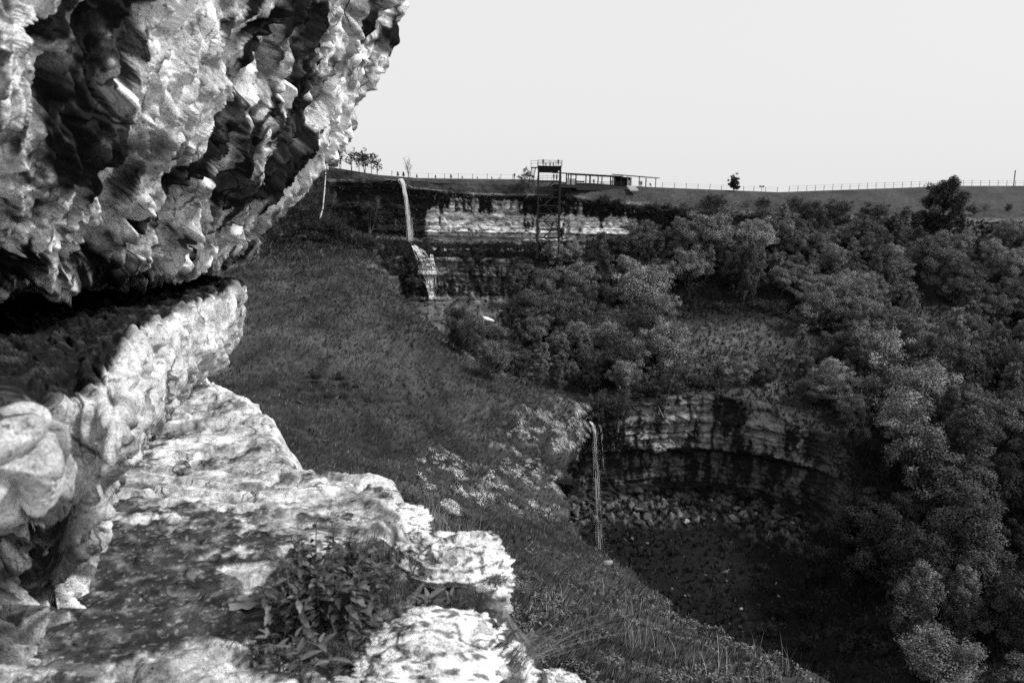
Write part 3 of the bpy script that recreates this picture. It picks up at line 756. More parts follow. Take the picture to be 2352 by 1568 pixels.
def grow(rng, H, W, kind):
    """returns limb tubes, clump centres, clump radii"""
    tubes, cs, rs = [], [], []
    def limb(p, dirn, L, r, wob, up, n=6, tip=0.25):
        pts = [np.array(p, float)]; dirn = np.array(dirn, float); dirn /= np.linalg.norm(dirn)
        for i in range(n):
            dirn = dirn + rng.normal(size=3) * wob + np.array([0, 0, up]); dirn /= np.linalg.norm(dirn)
            pts.append(pts[-1] + dirn * L / n)
        pts = np.array(pts)
        tubes.append((pts, np.linspace(r, r * tip, n + 1)))
        return pts
    def around(tilt, az):
        return (math.sin(tilt) * math.cos(az), math.sin(tilt) * math.sin(az), math.cos(tilt))
    if kind in ('round', 'oak'):
        nst = 1 if kind == 'oak' else rng.integers(1, 4)
        for k in range(nst):
            t = limb((rng.normal() * .15, rng.normal() * .15, -0.6), around(.08 + .12 * k, rng.random() * 6.3), H * .62, H * .020 / math.sqrt(nst) + .03, .07, .08)
            nl = 13 if nst == 1 else 8
            for j in range(nl):
                f = .35 + .65 * j / nl
                p = t[min(int(f * 6), 6)]
                az = j * 2.4 + rng.random()
                til = 1.25 - .9 * (f - .35) / .65
                L = W * .5 * (1.0 - .35 * abs(f - .55)) * (.75 + .4 * rng.random())
                q = limb(p, around(til, az), L, H * .006 + .015, .16, .10, 5)
                for e in (2, 3, 4, 5):
                    for m in range(2):
                        cs.append(q[e] + rng.normal(size=3) * W * .055 + np.array([0, 0, .03 * H])); rs.append(W * (.075 + .05 * rng.random()))
            cs.append(t[-1]); rs.append(W * .11)
        cs_, rs_ = np.array(cs), np.array(rs)
        cs_[:, 2] = np.minimum(cs_[:, 2], H * (.97 - .25 * ((np.hypot(cs_[:, 0], cs_[:, 1]) / (W * .55)) ** 2)))
        return tubes, cs_, rs_
    if kind in ('birch', 'cone'):
        t = limb((0, 0, -.6), around(.06, rng.random() * 6.3), H * .97 + .6, H * .013 + .03, .03, .05, 10, .12)
        nl = 34 if kind == 'birch' else 44
        for j in range(nl):
            f = .22 + .77 * j / nl
            p = t[0] + (t[-1] - t[0]) * f; i = f * 10; k = min(int(i), 9); p = t[k] + (t[k + 1] - t[k]) * (i - k)
            prof = (math.sin(min(1, (1 - f) / .62) * math.pi / 2) ** .8) if kind == 'birch' else (1 - f) ** .8 * 1.15 + .05
            if kind == 'birch' and f < .4:
                prof *= .55 + .45 * (f - .22) / .18
            L = W * .5 * prof * (.7 + .5 * rng.random())
            q = limb(p, around(.75 if kind == 'birch' else 1.2, j * 2.4 + rng.random()), L, .012 + H * .0025, .10, -.10 if kind == 'birch' else .05, 4)
            for e in (1, 2, 3, 4):
                cs.append(q[e] + rng.normal(size=3) * .12 * W * .5 - np.array([0, 0, .02 * H * e * (kind == 'birch')])); rs.append(W * .07 + .10 + .05 * W * rng.random() * prof)
        return tubes, np.array(cs), np.array(rs)
    if kind == 'willow':                               # several upright stems, thin crown on top
        for k in range(rng.integers(4, 7)):
            t = limb((rng.normal() * .25, rng.normal() * .25, -.5), around(.15 + .3 * rng.random(), k * 1.3 + rng.random()), H * (.75 + .25 * rng.random()), H * .007 + .025, .05, .05, 7)
            for j in range(9):
                f = .4 + .6 * j / 9
                p = t[min(int(f * 7), 7)]
                q = limb(p, around(.5 + .5 * rng.random(), rng.random() * 6.3), W * .22 * (.6 + .7 * rng.random()), .018, .12, .08, 4)
                for e in (2, 3, 4):
                    cs.append(q[e] + rng.normal(size=3) * .06 * W); rs.append(W * (.06 + .04 * rng.random()))
        return tubes, np.array(cs), np.array(rs)
    if kind == 'shrub':
        for k in range(12):
            t = limb((rng.normal() * .2, rng.normal() * .2, -.3), around(.2 + .75 * rng.random(), k * 2.4), H * (.6 + .4 * rng.random()), .03, .09, .06, 5)
            for e in (2, 3, 4, 5):
                for m in range(2):
                    cs.append(t[e] + rng.normal(size=3) * .10 * W); rs.append(W * (.09 + .06 * rng.random()))
        return tubes, np.array(cs), np.array(rs)
    if kind == 'brush':                                # leafless upright twigs
        for k in range(46):
            t = limb((rng.normal() * .25, rng.normal() * .25, -.3), around(.1 + .65 * rng.random(), k * 2.4), H * (.55 + .45 * rng.random()), .022, .05, .03, 5)
            for e in (3, 4, 5):
                cs.append(t[e] + rng.normal(size=3) * .05 * W); rs.append(W * .06)
        return tubes, np.array(cs), np.array(rs)
    if kind == 'rim':                                  # slender leaning trunks with a small wind-combed crown
        for k in range(rng.integers(1, 3)):
            t = limb((rng.normal() * .2, 0, -.6), around(.18, rng.random() * 6.3), H * .75, H * .008 + .03, .10, .10, 7)
            for j in range(9):
                f = .5 + .5 * j / 9
                p = t[min(int(f * 7), 7)]
                q = limb(p, around(.5 + .6 * rng.random(), j * 2.4), W * .42 * (.6 + .6 * rng.random()), .02, .12, .06, 4)
                for e in (2, 3, 4):
                    cs.append(q[e] + rng.normal(size=3) * .06 * W); rs.append(W * (.06 + .05 * rng.random()))
        return tubes, np.array(cs), np.array(rs)
    if kind == 'bare':
        t = limb((0, 0, -.5), (0.1, 0, 1), H * .6, .09, .05, .05, 6)
        for j in range(9):
            q = limb(t[2 + j % 5], around(.3 + .3 * rng.random(), j * 2.4), H * .5, .045, .12, .10, 5)
            for m in range(3):
                w = limb(q[2 + m], around(.3 + .5 * rng.random(), rng.random() * 6.3), H * .2, .025, .12, .08, 4)
                cs.append(w[-1]); rs.append(.25)
        return tubes, np.array(cs), np.array(rs)

PROTO = {}
def proto(key, kind, H, W, nleaf, size, seed, tone=(0.10, 0.035), droop=0.0, bark=None, up=.35, leafm=None, thick=1.0):
    rng = np.random.default_rng(seed)
    tubes, cs, rs = grow(rng, H, W, kind)
    V, Fc = join_tubes([tube(p, np.maximum(r * thick, .008), 4) for p, r in tubes])
    tm = mesh_np(key + '_trunk', V, Fc); tm.materials.append(bark or M_BARK)
    V, Fc, tn = leaves(rng, cs, rs, nleaf, size, up, droop, tone)
    cm = mesh_np(key + '_crown', V, Fc, {'tone': tn}, smooth=False); cm.materials.append(leafm or M_LEAF)
    PROTO[key] = (tm, cm, H)

proto('round_a', 'round', 9.0, 9.0, 20000, .135, 1, (.14, .045))
proto('round_b', 'round', 8.5, 8.0, 18500, .135, 2, (.105, .04))
proto('round_c', 'round', 10.0, 9.5, 22000, .14, 3, (.20, .06))
proto('round_d', 'round', 8.0, 8.6, 18500, .13, 4, (.115, .04), bark=M_BARK_PALE)
proto('oak_shade_a', 'oak', 11.0, 10.5, 25000, .135, 5, (.055, .022))  # both oaks: leaf tone lowered to stand in for the gorge's shade
proto('oak_shade_b', 'oak', 12.0, 10.0, 25000, .135, 6, (.042, .018), droop=.25)
proto('birch_a', 'birch', 10.5, 4.6, 14000, .12, 7, (.13, .04), .5, M_BARK_PALE)
proto('birch_b', 'birch', 11.5, 5.6, 16000, .125, 8, (.10, .035), .7, M_BARK_PALE)
proto('cone_a', 'cone', 9.0, 4.8, 14000, .11, 9, (.12, .035), .1)
proto('willow_a', 'willow', 8.0, 6.5, 11000, .105, 10, (.085, .03), .1, M_BARK_PALE)
proto('willow_b', 'willow', 9.0, 6.0, 9500, .105, 11, (.07, .025), .1, M_BARK_PALE)
proto('shrub_a', 'shrub', 3.2, 4.0, 5000, .10, 12, (.05, .02))
proto('shrub_b', 'shrub', 2.6, 3.6, 4500, .10, 13, (.035, .015))
proto('brush_a', 'brush', 4.5, 3.6, 900, .10, 14, (.06, .02))
proto('rim_a', 'rim', 7.0, 4.6, 1500, .13, 15, (.03, .012), .1, leafm=M_LEAF_DARK, thick=1.5)
proto('rim_b', 'rim', 6.5, 5.0, 1500, .13, 16, (.03, .012), .1, leafm=M_LEAF_DARK, thick=1.5)
proto('bare_a', 'bare', 5.5, 3.0, 40, .10, 17, (.03, .01), leafm=M_LEAF_DARK, thick=1.6)
proto('dense_big', 'oak', 10.0, 8.6, 20000, .16, 21, (.045, .016), droop=.1, leafm=M_LEAF_DARK)
proto('pale_bush', 'rim', 6.5, 7.0, 2400, .14, 18, (.10, .03), .1, M_BARK_PALE, thick=1.6)
proto('dense_round', 'oak', 5.6, 5.0, 6500, .16, 19, (.022, .008), leafm=M_LEAF_DARK)
NAME = {'round': 'broadleaf_tree', 'oak': 'broadleaf_tree', 'birch': 'birch_tree', 'cone': 'conical_tree', 'willow': 'willow_tree', 'shrub': 'shrub', 'brush': 'brushwood_shrub', 'rim': 'slender_tree', 'bare': 'bare_sapling', 'pale': 'slender_tree', 'dense': 'broadleaf_tree'}
def plant_tree(key, loc, height, rz, label, cat='tree', group=None, wide=1.0, name=None):
    tm, cm, H = PROTO[key]
    s = height / H
    o = empty(name or NAME[key.split('_')[0]], loc, rz, label=label, category=cat)
    o.scale = (s * wide, s * wide, s)
    if group:
        o['group'] = group
    link('trunk', tm, None, o); link('crown', cm, None, o)
    return o

rnd = random.Random(5)
TREES = []                                             # (x, y) of what already stands
def tree_px(key, px, py, hpx, label, group=None, wide=1.0, cat='tree', bvs=None, sink=0.0):
    g = ground(px, py, bvs)
    if g is None:
        return None
    TREES.append((g.x, g.y))
    return plant_tree(key, (g.x, g.y, g.z - sink), hpx / F * g.y * 1.02, rnd.random() * 6.28, label, cat, group, wide)

# ---- trees one can point at
SINGLE = [
 ('round_c',1465,748,152,'large rounded pale-crowned tree left of the grassy clearing',1.05),
 ('round_d',1478,845,140,'grey rounded tree directly below the large pale-crowned tree by the clearing',1.0),
 ('round_c',1388,760,62,'small bright-crowned tree standing on two thin trunks beside the big rounded tree',1.0),
 ('birch_a',1386,665,140,'tall slender birch rising above the wood right of the steel tower foot',.9),
 ('cone_a',1236,895,98,'conical tree with pale trunk at the edge of the grass spur',1.1),
 ('cone_a',1277,905,82,'dark conical tree second from the grass spur edge',1.1),
 ('cone_a',1243,870,86,'narrow conical tree behind the pair at the spur edge',1.0),
 ('round_b',1308,880,58,'small rounded tree right of the conical pair at the spur',1.0),
 ('willow_a',1375,990,110,'thin many-stemmed willow above the lower waterfall',1.0),
 ('willow_b',1172,775,92,'drooping grey willow beside the white boulder in the stream',1.0),
 ('round_b',1062,815,86,'bushy tree at the grass spur edge below the cascade',1.0),
 ('round_d',1135,870,92,'dense dark tree by the spur edge between cascade and conical trees',1.05),
 ('round_a',1622,600,128,'broad pale rounded tree topping the wood below the far pavilion end',1.05),
 ('round_c',1735,605,110,'bright-topped broadleaf tree in front of the narrow pale birch',1.0),
 ('birch_b',1708,690,150,'birch with a long white trunk in front of the bright-topped tree',.9),
 ('cone_a',1800,562,92,'pale narrow conical birch just below the plateau rim',1.0),
 ('birch_b',1880,560,104,'soft grey birch below the rim, right of the pale narrow birch',1.0),
 ('dense_big',2158,545,146,'large dark solitary tree rising above the plateau rim',1.0),
 ('round_c',2132,640,108,'broad bright-topped tree below the large dark rim tree',1.15),
 ('birch_b',1978,905,150,'tall drooping birch standing out of the wood below the clearing',1.15),
 ('cone_a',2216,770,122,'pointed tree in the right-hand wood beside the small grass gap',1.1),
 ('cone_a',1834,835,92,'small conical tree at the lower right corner of the clearing',1.0),
 ('willow_b',1516,950,128,'wide thin willow with pale stems above the gorge wall',1.3),
 ('willow_a',1420,985,112,'leaning pale-stemmed willow right of the lower waterfall lip',1.0),
 ('oak_shade_b',1950,1340,232,'weeping broadleaf tree at the foot of the gorge wall',1.1),
 ('oak_shade_a',2095,1450,250,'tall dark tree rising from the gorge bottom',.9),
 ('oak_shade_a',2200,1330,240,'domed broadleaf tree above the gorge bottom trees',1.05),
 ('round_d',2160,1600,172,'light leafy tree cut by the bottom of the picture near the right corner',1.2),
 ('birch_b',2215,1110,205,'weeping birch with curtain-like crown in the lower right wood',1.3),
 ('willow_a',850,540,92,'multi-stemmed willow growing in front of the black cliff beside the upper waterfall',1.1),
]
for key, px, py, hp, lab, wd in SINGLE:
    tree_px(key, px, py, hp, lab, None, wd)
# ---- the wood: rows of trees told apart only by kind and place
def inside(x, y, E):
    c = False
    for i in range(len(E)):
        (ax, ay), (bx, by) = E[i], E[(i + 1) % len(E)]
        if (ay > y) != (by > y) and x < (bx - ax) * (y - ay) / (by - ay) + ax:
            c = not c
    return c
WOOD = [
 ('valley wood between the cascade and the clearing', [(1195,640),(1300,600),(1440,600),(1530,640),(1525,700),(1520,880),(1460,910),(1390,920),(1310,900),(1250,840),(1190,800)], 72, 4.8,
   ['round_a','round_b','round_d','willow_a','willow_b','birch_a','round_c','willow_a'], (6.5, 9.5)),
 ('wood along the stream beside the grass spur', [(1010,790),(1060,760),(1200,800),(1300,900),(1200,895),(1120,860)], 12, 4.0, ['round_b','round_d','shrub_a','willow_b'], (5, 7.5)),
 ('upper wood below the plateau rim', [(1440,580),(1600,560),(1850,560),(2080,560),(2080,640),(2090,760),(1990,790),(1880,780),(1845,690),(1700,668),(1560,660),(1450,640)], 80, 4.4,
   ['round_a','round_b','round_c','round_d','birch_a','cone_a','round_a','round_c'], (6.0, 9.0)),
 ('right-hand wood under the meadow', [(2100,585),(2220,560),(2420,560),(2420,860),(2230,860),(2200,740),(2150,650)], 60, 4.8,
   ['round_a','round_b','round_c','round_d','birch_b','round_c'], (5.5, 8.5)),
 ('low wood between the clearing and the gorge rim', [(1535,870),(1700,862),(1850,862),(1860,935),(1760,905),(1650,880),(1545,884)], 22, 4.4,
   ['round_a','round_b','round_c','round_d','willow_a','willow_b'], (4.2, 6.0)),
 ('wood right of the clearing above the gorge', [(1850,850),(1990,800),(2200,830),(2420,870),(2420,1060),(2100,1040),(1950,1000),(1870,955)], 66, 5.0,
   ['round_a','round_b','round_c','round_d','willow_a','birch_a','birch_b','oak_shade_a','willow_b'], (6.5, 10)),
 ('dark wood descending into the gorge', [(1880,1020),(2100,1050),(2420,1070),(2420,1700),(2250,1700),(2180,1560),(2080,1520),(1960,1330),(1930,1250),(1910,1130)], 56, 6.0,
   ['oak_shade_a','oak_shade_b','oak_shade_a','round_b','birch_b','oak_shade_b','oak_shade_a'], (8, 12)),  # gorge shade put into the leaf colour of the oaks
]
KINDTXT = {'round_a': 'rounded broadleaf tree', 'round_b': 'low bushy broadleaf tree', 'round_c': 'broad clumpy broadleaf tree', 'round_d': 'rounded pale-stemmed tree', 'oak_shade_a': 'spreading broadleaf tree', 'oak_shade_b': 'drooping broadleaf tree',
           'birch_a': 'slim birch', 'birch_b': 'hanging birch', 'cone_a': 'conical tree', 'willow_a': 'thin many-stemmed willow', 'willow_b': 'sparse tall willow', 'shrub_a': 'leafy shrub', 'shrub_b': 'low dark shrub'}
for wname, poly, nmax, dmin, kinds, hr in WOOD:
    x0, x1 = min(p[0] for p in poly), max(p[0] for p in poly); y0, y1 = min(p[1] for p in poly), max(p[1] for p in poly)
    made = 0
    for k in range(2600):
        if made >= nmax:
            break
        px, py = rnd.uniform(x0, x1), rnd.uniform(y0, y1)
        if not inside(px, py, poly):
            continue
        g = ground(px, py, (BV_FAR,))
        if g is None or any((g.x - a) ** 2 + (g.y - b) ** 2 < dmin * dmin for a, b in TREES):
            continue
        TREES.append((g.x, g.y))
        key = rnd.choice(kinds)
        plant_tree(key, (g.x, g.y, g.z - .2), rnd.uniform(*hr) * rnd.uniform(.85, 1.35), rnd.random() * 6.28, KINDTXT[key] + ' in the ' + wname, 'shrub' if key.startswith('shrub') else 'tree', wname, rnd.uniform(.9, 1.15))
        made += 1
# ---- on and just below the rim
RIM = [('rim_a',808,392,56,'slender tree nearest the overhang in the clump on the rim'),('rim_b',826,396,58,'second slender tree of the rim clump left of the upper waterfall'),('rim_a',838,398,62,'tallest slender tree in the middle of the rim clump'),
       ('rim_b',852,400,58,'fourth slender tree of the rim clump'),('rim_a',866,403,46,'small slender tree ending the rim clump towards the waterfall'),('rim_a',782,388,44,'slender tree half hidden behind the overhang on the rim'),
       ('bare_a',938,409,46,'bare forked sapling on the rim just right of the waterfall lip'),
       ('pale_bush',1212,446,58,'pale-stemmed spreading tree left of the steel tower')]
for key, px, py, hp, lab in RIM:
    tree_px(key, px, py, hp, lab, bvs=(BV_FAR, BV_HILL))

q = P(1688, 437, 241.0)
plant_tree('dense_round', (q[0], q[1], q[2] - .5), 5.6, 1.0, 'small dense dark tree alone on the skyline')
# ------------------------------------------------------------------ built things on the far rim
M_STEEL = plain_mat('dark_painted_steel', 0.010, rough=.6, var=.3, scale=1.5, spec=.3)
M_STEEL_W = plain_mat('weathered_steel', 0.04, rough=.7, var=.35, scale=2.0)
M_WOOD_DK = plain_mat('dark_timber', 0.012, var=.35, scale=2.0)
M_WOOD_PL = plain_mat('pale_timber', 0.16, var=.3, scale=2.0)
M_PALE = plain_mat('pale_board', 0.22, var=.15, scale=1.2)
M_WIRE = plain_mat('fence_wire', 0.12, var=.2)
M_CLOTH = [plain_mat('dark_cloth', 0.02, var=.3), plain_mat('grey_cloth', 0.06, var=.3), plain_mat('light_cloth', 0.22, var=.3)]
M_SKIN = plain_mat('skin', 0.30, var=.1)

class MB:
    def __init__(s): s.v, s.f = [], []
    def hexa(s, c):
        o = len(s.v); s.v += [tuple(p) for p in c]
        s.f += [tuple(o + i for i in q) for q in ((0,3,2,1),(4,5,6,7),(0,1,5,4),(1,2,6,5),(2,3,7,6),(3,0,4,7))]
    def box(s, a, b):
        (x0,y0,z0),(x1,y1,z1) = a, b
        s.hexa([(x0,y0,z0),(x1,y0,z0),(x1,y1,z0),(x0,y1,z0),(x0,y0,z1),(x1,y0,z1),(x1,y1,z1),(x0,y1,z1)])
        return s
    def bar(s, a, b, w, h=None):
        a, b = Vector(a), Vector(b); h = h or w
        t = (b - a).normalized(); r = Vector((0, 0, 1)) if abs(t.z) < .95 else Vector((0, 1, 0))
        u = t.cross(r).normalized() * w * .5; v = u.cross(t).normalized() * h * .5
        s.hexa([a-u-v, a+u-v, a+u+v, a-u+v, b-u-v, b+u-v, b+u+v, b-u+v])
        return s
    def build(s, name, mat, parent=None, **k):
        me = bpy.data.meshes.new(name); me.from_pydata(s.v, [], s.f); me.update()
        return link(name, me, mat, parent, **k)

def zat(px, py, Y): return float(P(px, py, Y)[2])
def xat(px, py, Y): return float(P(px, py, Y)[0])

# ---- lookout tower
TY = 207.0
b0 = P(1258, 556, TY); TX = float(b0[0])
gz = drop(TX, TY, (BV_FAR,)); zb = float(b0[2]) - 1.2
tower = empty('lookout_tower', (TX, TY, zb), 0, label='dark steel lookout tower with two decks standing against the upper cliff', category='tower')
HW, HD = 2.75, 2.2
def tz(py): return zat(1258, py, TY) - zb
legtop = tz(381)
for sx in (-1, 1):
    for sy in (-1, 1):
        MB().bar((sx*HW, sy*HD, -3.0), (sx*HW, sy*HD, legtop), .30).build('leg', M_STEEL, tower)
lev = [tz(p) for p in (546, 527, 509, 491, 472, 453, 436)]
for z in lev:
    m = MB()
    for sy in (-1, 1): m.bar((-HW+.12, sy*HD, z), (HW-.12, sy*HD, z), .18, .24)
    for sx in (-1, 1): m.bar((sx*HW, -HD+.12, z), (sx*HW, HD-.12, z), .18, .24)
    m.build('ring_beam', M_STEEL, tower)
allz = [tz(556)] + lev + [tz(418)]
for i in range(len(allz) - 1):
    s = 1 if i % 2 else -1
    m = MB(); a = Vector((-s*1.35, -HD*.45, allz[i])); b = Vector((s*1.1, -HD*.45, allz[i+1]))
    for yy in (-.45, .45):
        m.bar(a + Vector((0, yy, 0)), b + Vector((0, yy, 0)), .07, .26)
    fl = m.build('stair_flight', M_STEEL_W if i in (3, 5, 7) else M_STEEL, tower)
    for k in range(1, 9):
        p = a.lerp(b, k / 9)
        if i == 0 and k == 1:
            TREAD = MB().box((-.14, -.43, -.02), (.14, .43, .03)).build('tread', M_STEEL, fl); TREAD.location = p
        else:
            link('tread', TREAD.data, None, fl).location = p
    MB().box((s*1.1 if s > 0 else -2.4, -HD*.9, allz[i+1]-.05), (2.4 if s > 0 else -1.1, HD*.3, allz[i+1]+.03)).build('landing', M_STEEL, tower)
z2 = tz(418)
MB().box((-HW-.25, -HD-.2, z2), (HW+.25, HD+.6, z2+.35)).build('lower_deck', M_STEEL_W, tower)
z1 = tz(396); z1t = tz(382)
m = MB(); m.hexa([(-HW-.1,-HD+.2,z1),(HW-.75,-HD+.2,z1),(HW-.75,HD,z1),(-HW-.1,HD,z1),(-HW-.3,-HD-.5,z1t),(HW+.35,-HD-.5,z1t),(HW+.35,HD+.3,z1t),(-HW-.3,HD+.3,z1t)])
m.build('upper_deck', M_STEEL, tower)
def railing(x0, x1, y0, y1, z, h, parent, sides='fblr', n=6):
    m = MB()
    for zz in (h, h*.55):
        if 'f' in sides: m.bar((x0,y0,z+zz),(x1,y0,z+zz),.07)
        if 'b' in sides: m.bar((x0,y1,z+zz),(x1,y1,z+zz),.07)
        if 'l' in sides: m.bar((x0,y0,z+zz),(x0,y1,z+zz),.07)
        if 'r' in sides: m.bar((x1,y0,z+zz),(x1,y1,z+zz),.07)
    for k in range(n+1):
        xx = x0+(x1-x0)*k/n
        if 'f' in sides: m.bar((xx,y0,z),(xx,y0,z+h),.05)
        if 'b' in sides: m.bar((xx,y1,z),(xx,y1,z+h),.05)
    for yy in (y0, (y0+y1)/2, y1):
        if 'l' in sides: m.bar((x0,yy,z),(x0,yy,z+h),.06)
        if 'r' in sides: m.bar((x1,yy,z),(x1,yy,z+h),.06)
    return m.build('railing', M_STEEL, parent)
railing(-HW-.25, HW+.3, -HD-.45, HD+.25, z1t+.01, 1.35, tower, n=4)
railing(-HW-.2, HW+.2, -HD-.15, HD+.5, z2+.36, 1.15, tower, 'fl', n=5)
for xx in (-.9, 0.2, 1.0):                               # information plates standing on the top deck
    MB().box((xx-.12, 1.2, z1t+.25), (xx+.12, 1.26, z1t+.95)).build('sign_plate', M_STEEL, tower)
m = MB()                                                 # outside stair up to the top deck
p0 = Vector((-HW-1.9, HD, tz(418))); p1 = Vector((-HW-1.3, -HD*.2, tz(387)))
for xx in (-.5, .5): m.bar(p0 + Vector((xx,0,0)), p1 + Vector((xx,0,0)), .09, .3)
for k in range(14):
    p = p0.lerp(p1, k/13); m.box((p.x-.48, p.y-.16, p.z-.03), (p.x+.48, p.y+.16, p.z+.04))
m.build('outer_stair', M_STEEL, tower)
MB().box((-HW-2.0, -HD-.2, tz(387)), (-HW-.32, -HD*.2+.2, tz(387)+.2)).build('stair_landing', M_STEEL, tower)
railing(-HW-2.0, -HW-.32, -HD-.2, -HD*.2+.2, tz(387)+.2, 1.5, tower, 'fl', 1)

# ---- long open shelter on the rim
YA, YB = 214.0, 232.0
A = P(1284, 423, YA); Bp = P(1500, 430, YB)
ang = math.atan2(Bp[1]-A[1], Bp[0]-A[0]); LEN = math.hypot(Bp[0]-A[0], Bp[1]-A[1])
shed = empty('rim_shelter', (A[0], A[1], A[2]), ang, label='long low open shelter of posts and rails beside the tower on the rim', category='shelter')
dz = (Bp[2]-A[2]) / LEN
def fz(t): return dz * t
HL, HR = 2.75, 2.35
def rz_(t): return fz(t) + HL + (HR - HL) * t / LEN
m = MB(); m.hexa([(-.8,-1.7,rz_(0)),(LEN*.62,-1.7,rz_(LEN*.62)),(LEN*.62,2.2,rz_(LEN*.62)+.1),(-.8,2.2,rz_(0)+.1),(-.8,-1.7,rz_(0)+.2),(LEN*.62,-1.7,rz_(LEN*.62)+.2),(LEN*.62,2.2,rz_(LEN*.62)+.3),(-.8,2.2,rz_(0)+.3)])
m.build('roof', M_WOOD_DK, shed)
T2 = LEN*.60
m = MB(); m.hexa([(T2,-2.4,rz_(T2)+.28),(LEN+.3,-2.4,rz_(LEN)+.05),(LEN+.3,2.6,rz_(LEN)+.3),(T2,2.6,rz_(T2)+.6),(T2,-2.4,rz_(T2)+.50),(LEN+.3,-2.4,rz_(LEN)+.25),(LEN+.3,2.6,rz_(LEN)+.5),(T2,2.6,rz_(T2)+.85)])
m.build('roof', M_WOOD_DK, shed)
for f in (.04, .085, .135, .235, .275, .36, .40, .49, .53, .60):
    t = LEN*f; MB().bar((t,-1.4,fz(t)-1.0),(t,-1.4,rz_(t)+.02),.22).build('post', M_WOOD_DK, shed)
for f in (.66, .79, .975):
    t = LEN*f; MB().bar((t,-1.9,fz(t)-1.0),(t,-1.9,rz_(t)+.1),.20).build('post', M_WOOD_PL, shed)
for f in (.135, .36, .60, .80, .97):
    t = LEN*f; MB().bar((t,2.0,fz(t)-1.0),(t,2.0,rz_(t)+.15),.22).build('post', M_WOOD_DK, shed)
for f in np.linspace(.15, .58, 12):
    t = LEN*f; MB().bar((t,-1.8,rz_(t)-.12),(t,2.2,rz_(t)-.05),.10,.16).build('rafter', M_WOOD_DK, shed)
for h in (.45, .95):
    MB().bar((LEN*.14,-1.38,fz(LEN*.14)+h),(LEN*.66,-1.38,fz(LEN*.66)+h),.07,.10).build('rail', M_WOOD_DK, shed)
    MB().bar((LEN*.66,-1.9,fz(LEN*.66)+h),(LEN*.72,-1.9,fz(LEN*.72)+h),.07,.12).build('rail', M_WOOD_PL, shed)
MB().box((LEN*.04+.1,-1.36,-.6),(LEN*.135-.1,-1.30,1.35)).build('wall_panel', M_WOOD_PL, shed)
for f in (.045, .09):
    m = MB(); t0, t1 = LEN*f+.1, LEN*(f+.045)-.1
    for zz in (1.5, 2.45): m.bar((t0,-1.33,zz),(t1,-1.33,zz),.10)
    m.build('window_frame', M_WOOD_DK, shed)
MB().box((LEN*.62,2.3,fz(LEN*.62)-.6),(LEN*.80,2.4,rz_(LEN*.8)+.2)).build('back_wall', M_WOOD_DK, shed)
m = MB(); m.box((LEN*.66+.12,-1.7,fz(LEN*.68)-.5),(LEN*.69,-1.64,1.6)); m.build('wall_panel', M_WOOD_PL, shed)
MB().box((-.5,-1.6,-.9),(LEN*.14,2.2,-.06)).build('floor', M_WOOD_DK, shed)
m = MB(); m.hexa([(LEN*.14,-1.6,fz(LEN*.14)-1.4),(LEN*1.0,-1.9,fz(LEN)-1.4),(LEN,2.2,fz(LEN)-1.4),(LEN*.14,2.2,fz(LEN*.14)-1.4),(LEN*.14,-1.6,fz(LEN*.14)-.06),(LEN,-1.9,fz(LEN)-.06),(LEN,2.2,fz(LEN)-.06),(LEN*.14,2.2,fz(LEN*.14)-.06)])
m.build('floor', M_WOOD_DK, shed)
def shed_pt(f, y, h=0.0):
    t = LEN*f
    return (A[0] + math.cos(ang)*t - math.sin(ang)*y, A[1] + math.sin(ang)*t + math.cos(ang)*y, A[2] + fz(t) + h)
# bench, table and the pale ramp
def furniture(name, loc, rz, L, W, H, th, legs, mat, label, cat, back=False):
    o = empty(name, loc, rz, label=label, category=cat)
    MB().box((-L/2,-W/2,H-th),(L/2,W/2,H)).build('seat' if cat == 'bench' else 'top', mat, o)
    for x in legs:
        for y in (-W/2+.06, W/2-.06):
            MB().bar((x,y,-.06),(x,y,H-th),.08).build('leg', mat, o)
    if back:
        MB().box((-L/2,W/2,H+.15),(L/2,W/2+.06,H+.55)).build('backrest', mat, o)
    return o
furniture('bench', shed_pt(.205, -.4), ang, 3.0, .5, .5, .08, (-1.2, 1.2), M_WOOD_DK, 'long dark bench in the left half of the rim shelter', 'bench', True)
furniture('table', shed_pt(.44, .2), ang, .9, .7, .8, .06, (-.35, .35), M_WOOD_DK, 'small table in the middle of the rim shelter', 'table')
r0 = P(1445, 432, 221)
rq = [P(1439, 426, 222.5), P(1459.5, 427, 222.5), P(1467, 437, 219.0), P(1448, 437.5, 219.0)]
me = bpy.data.meshes.new('pale_slab')
m = MB(); m.hexa([tuple(np.array(q) - [0, 0, .25]) for q in (rq[3], rq[2], rq[1], rq[0])] + [tuple(q) for q in (rq[3], rq[2], rq[1], rq[0])])
sl = m.build('pale_board', M_PALE, None, label='pale sloping board lying on the rim in front of the shelter', category='board')

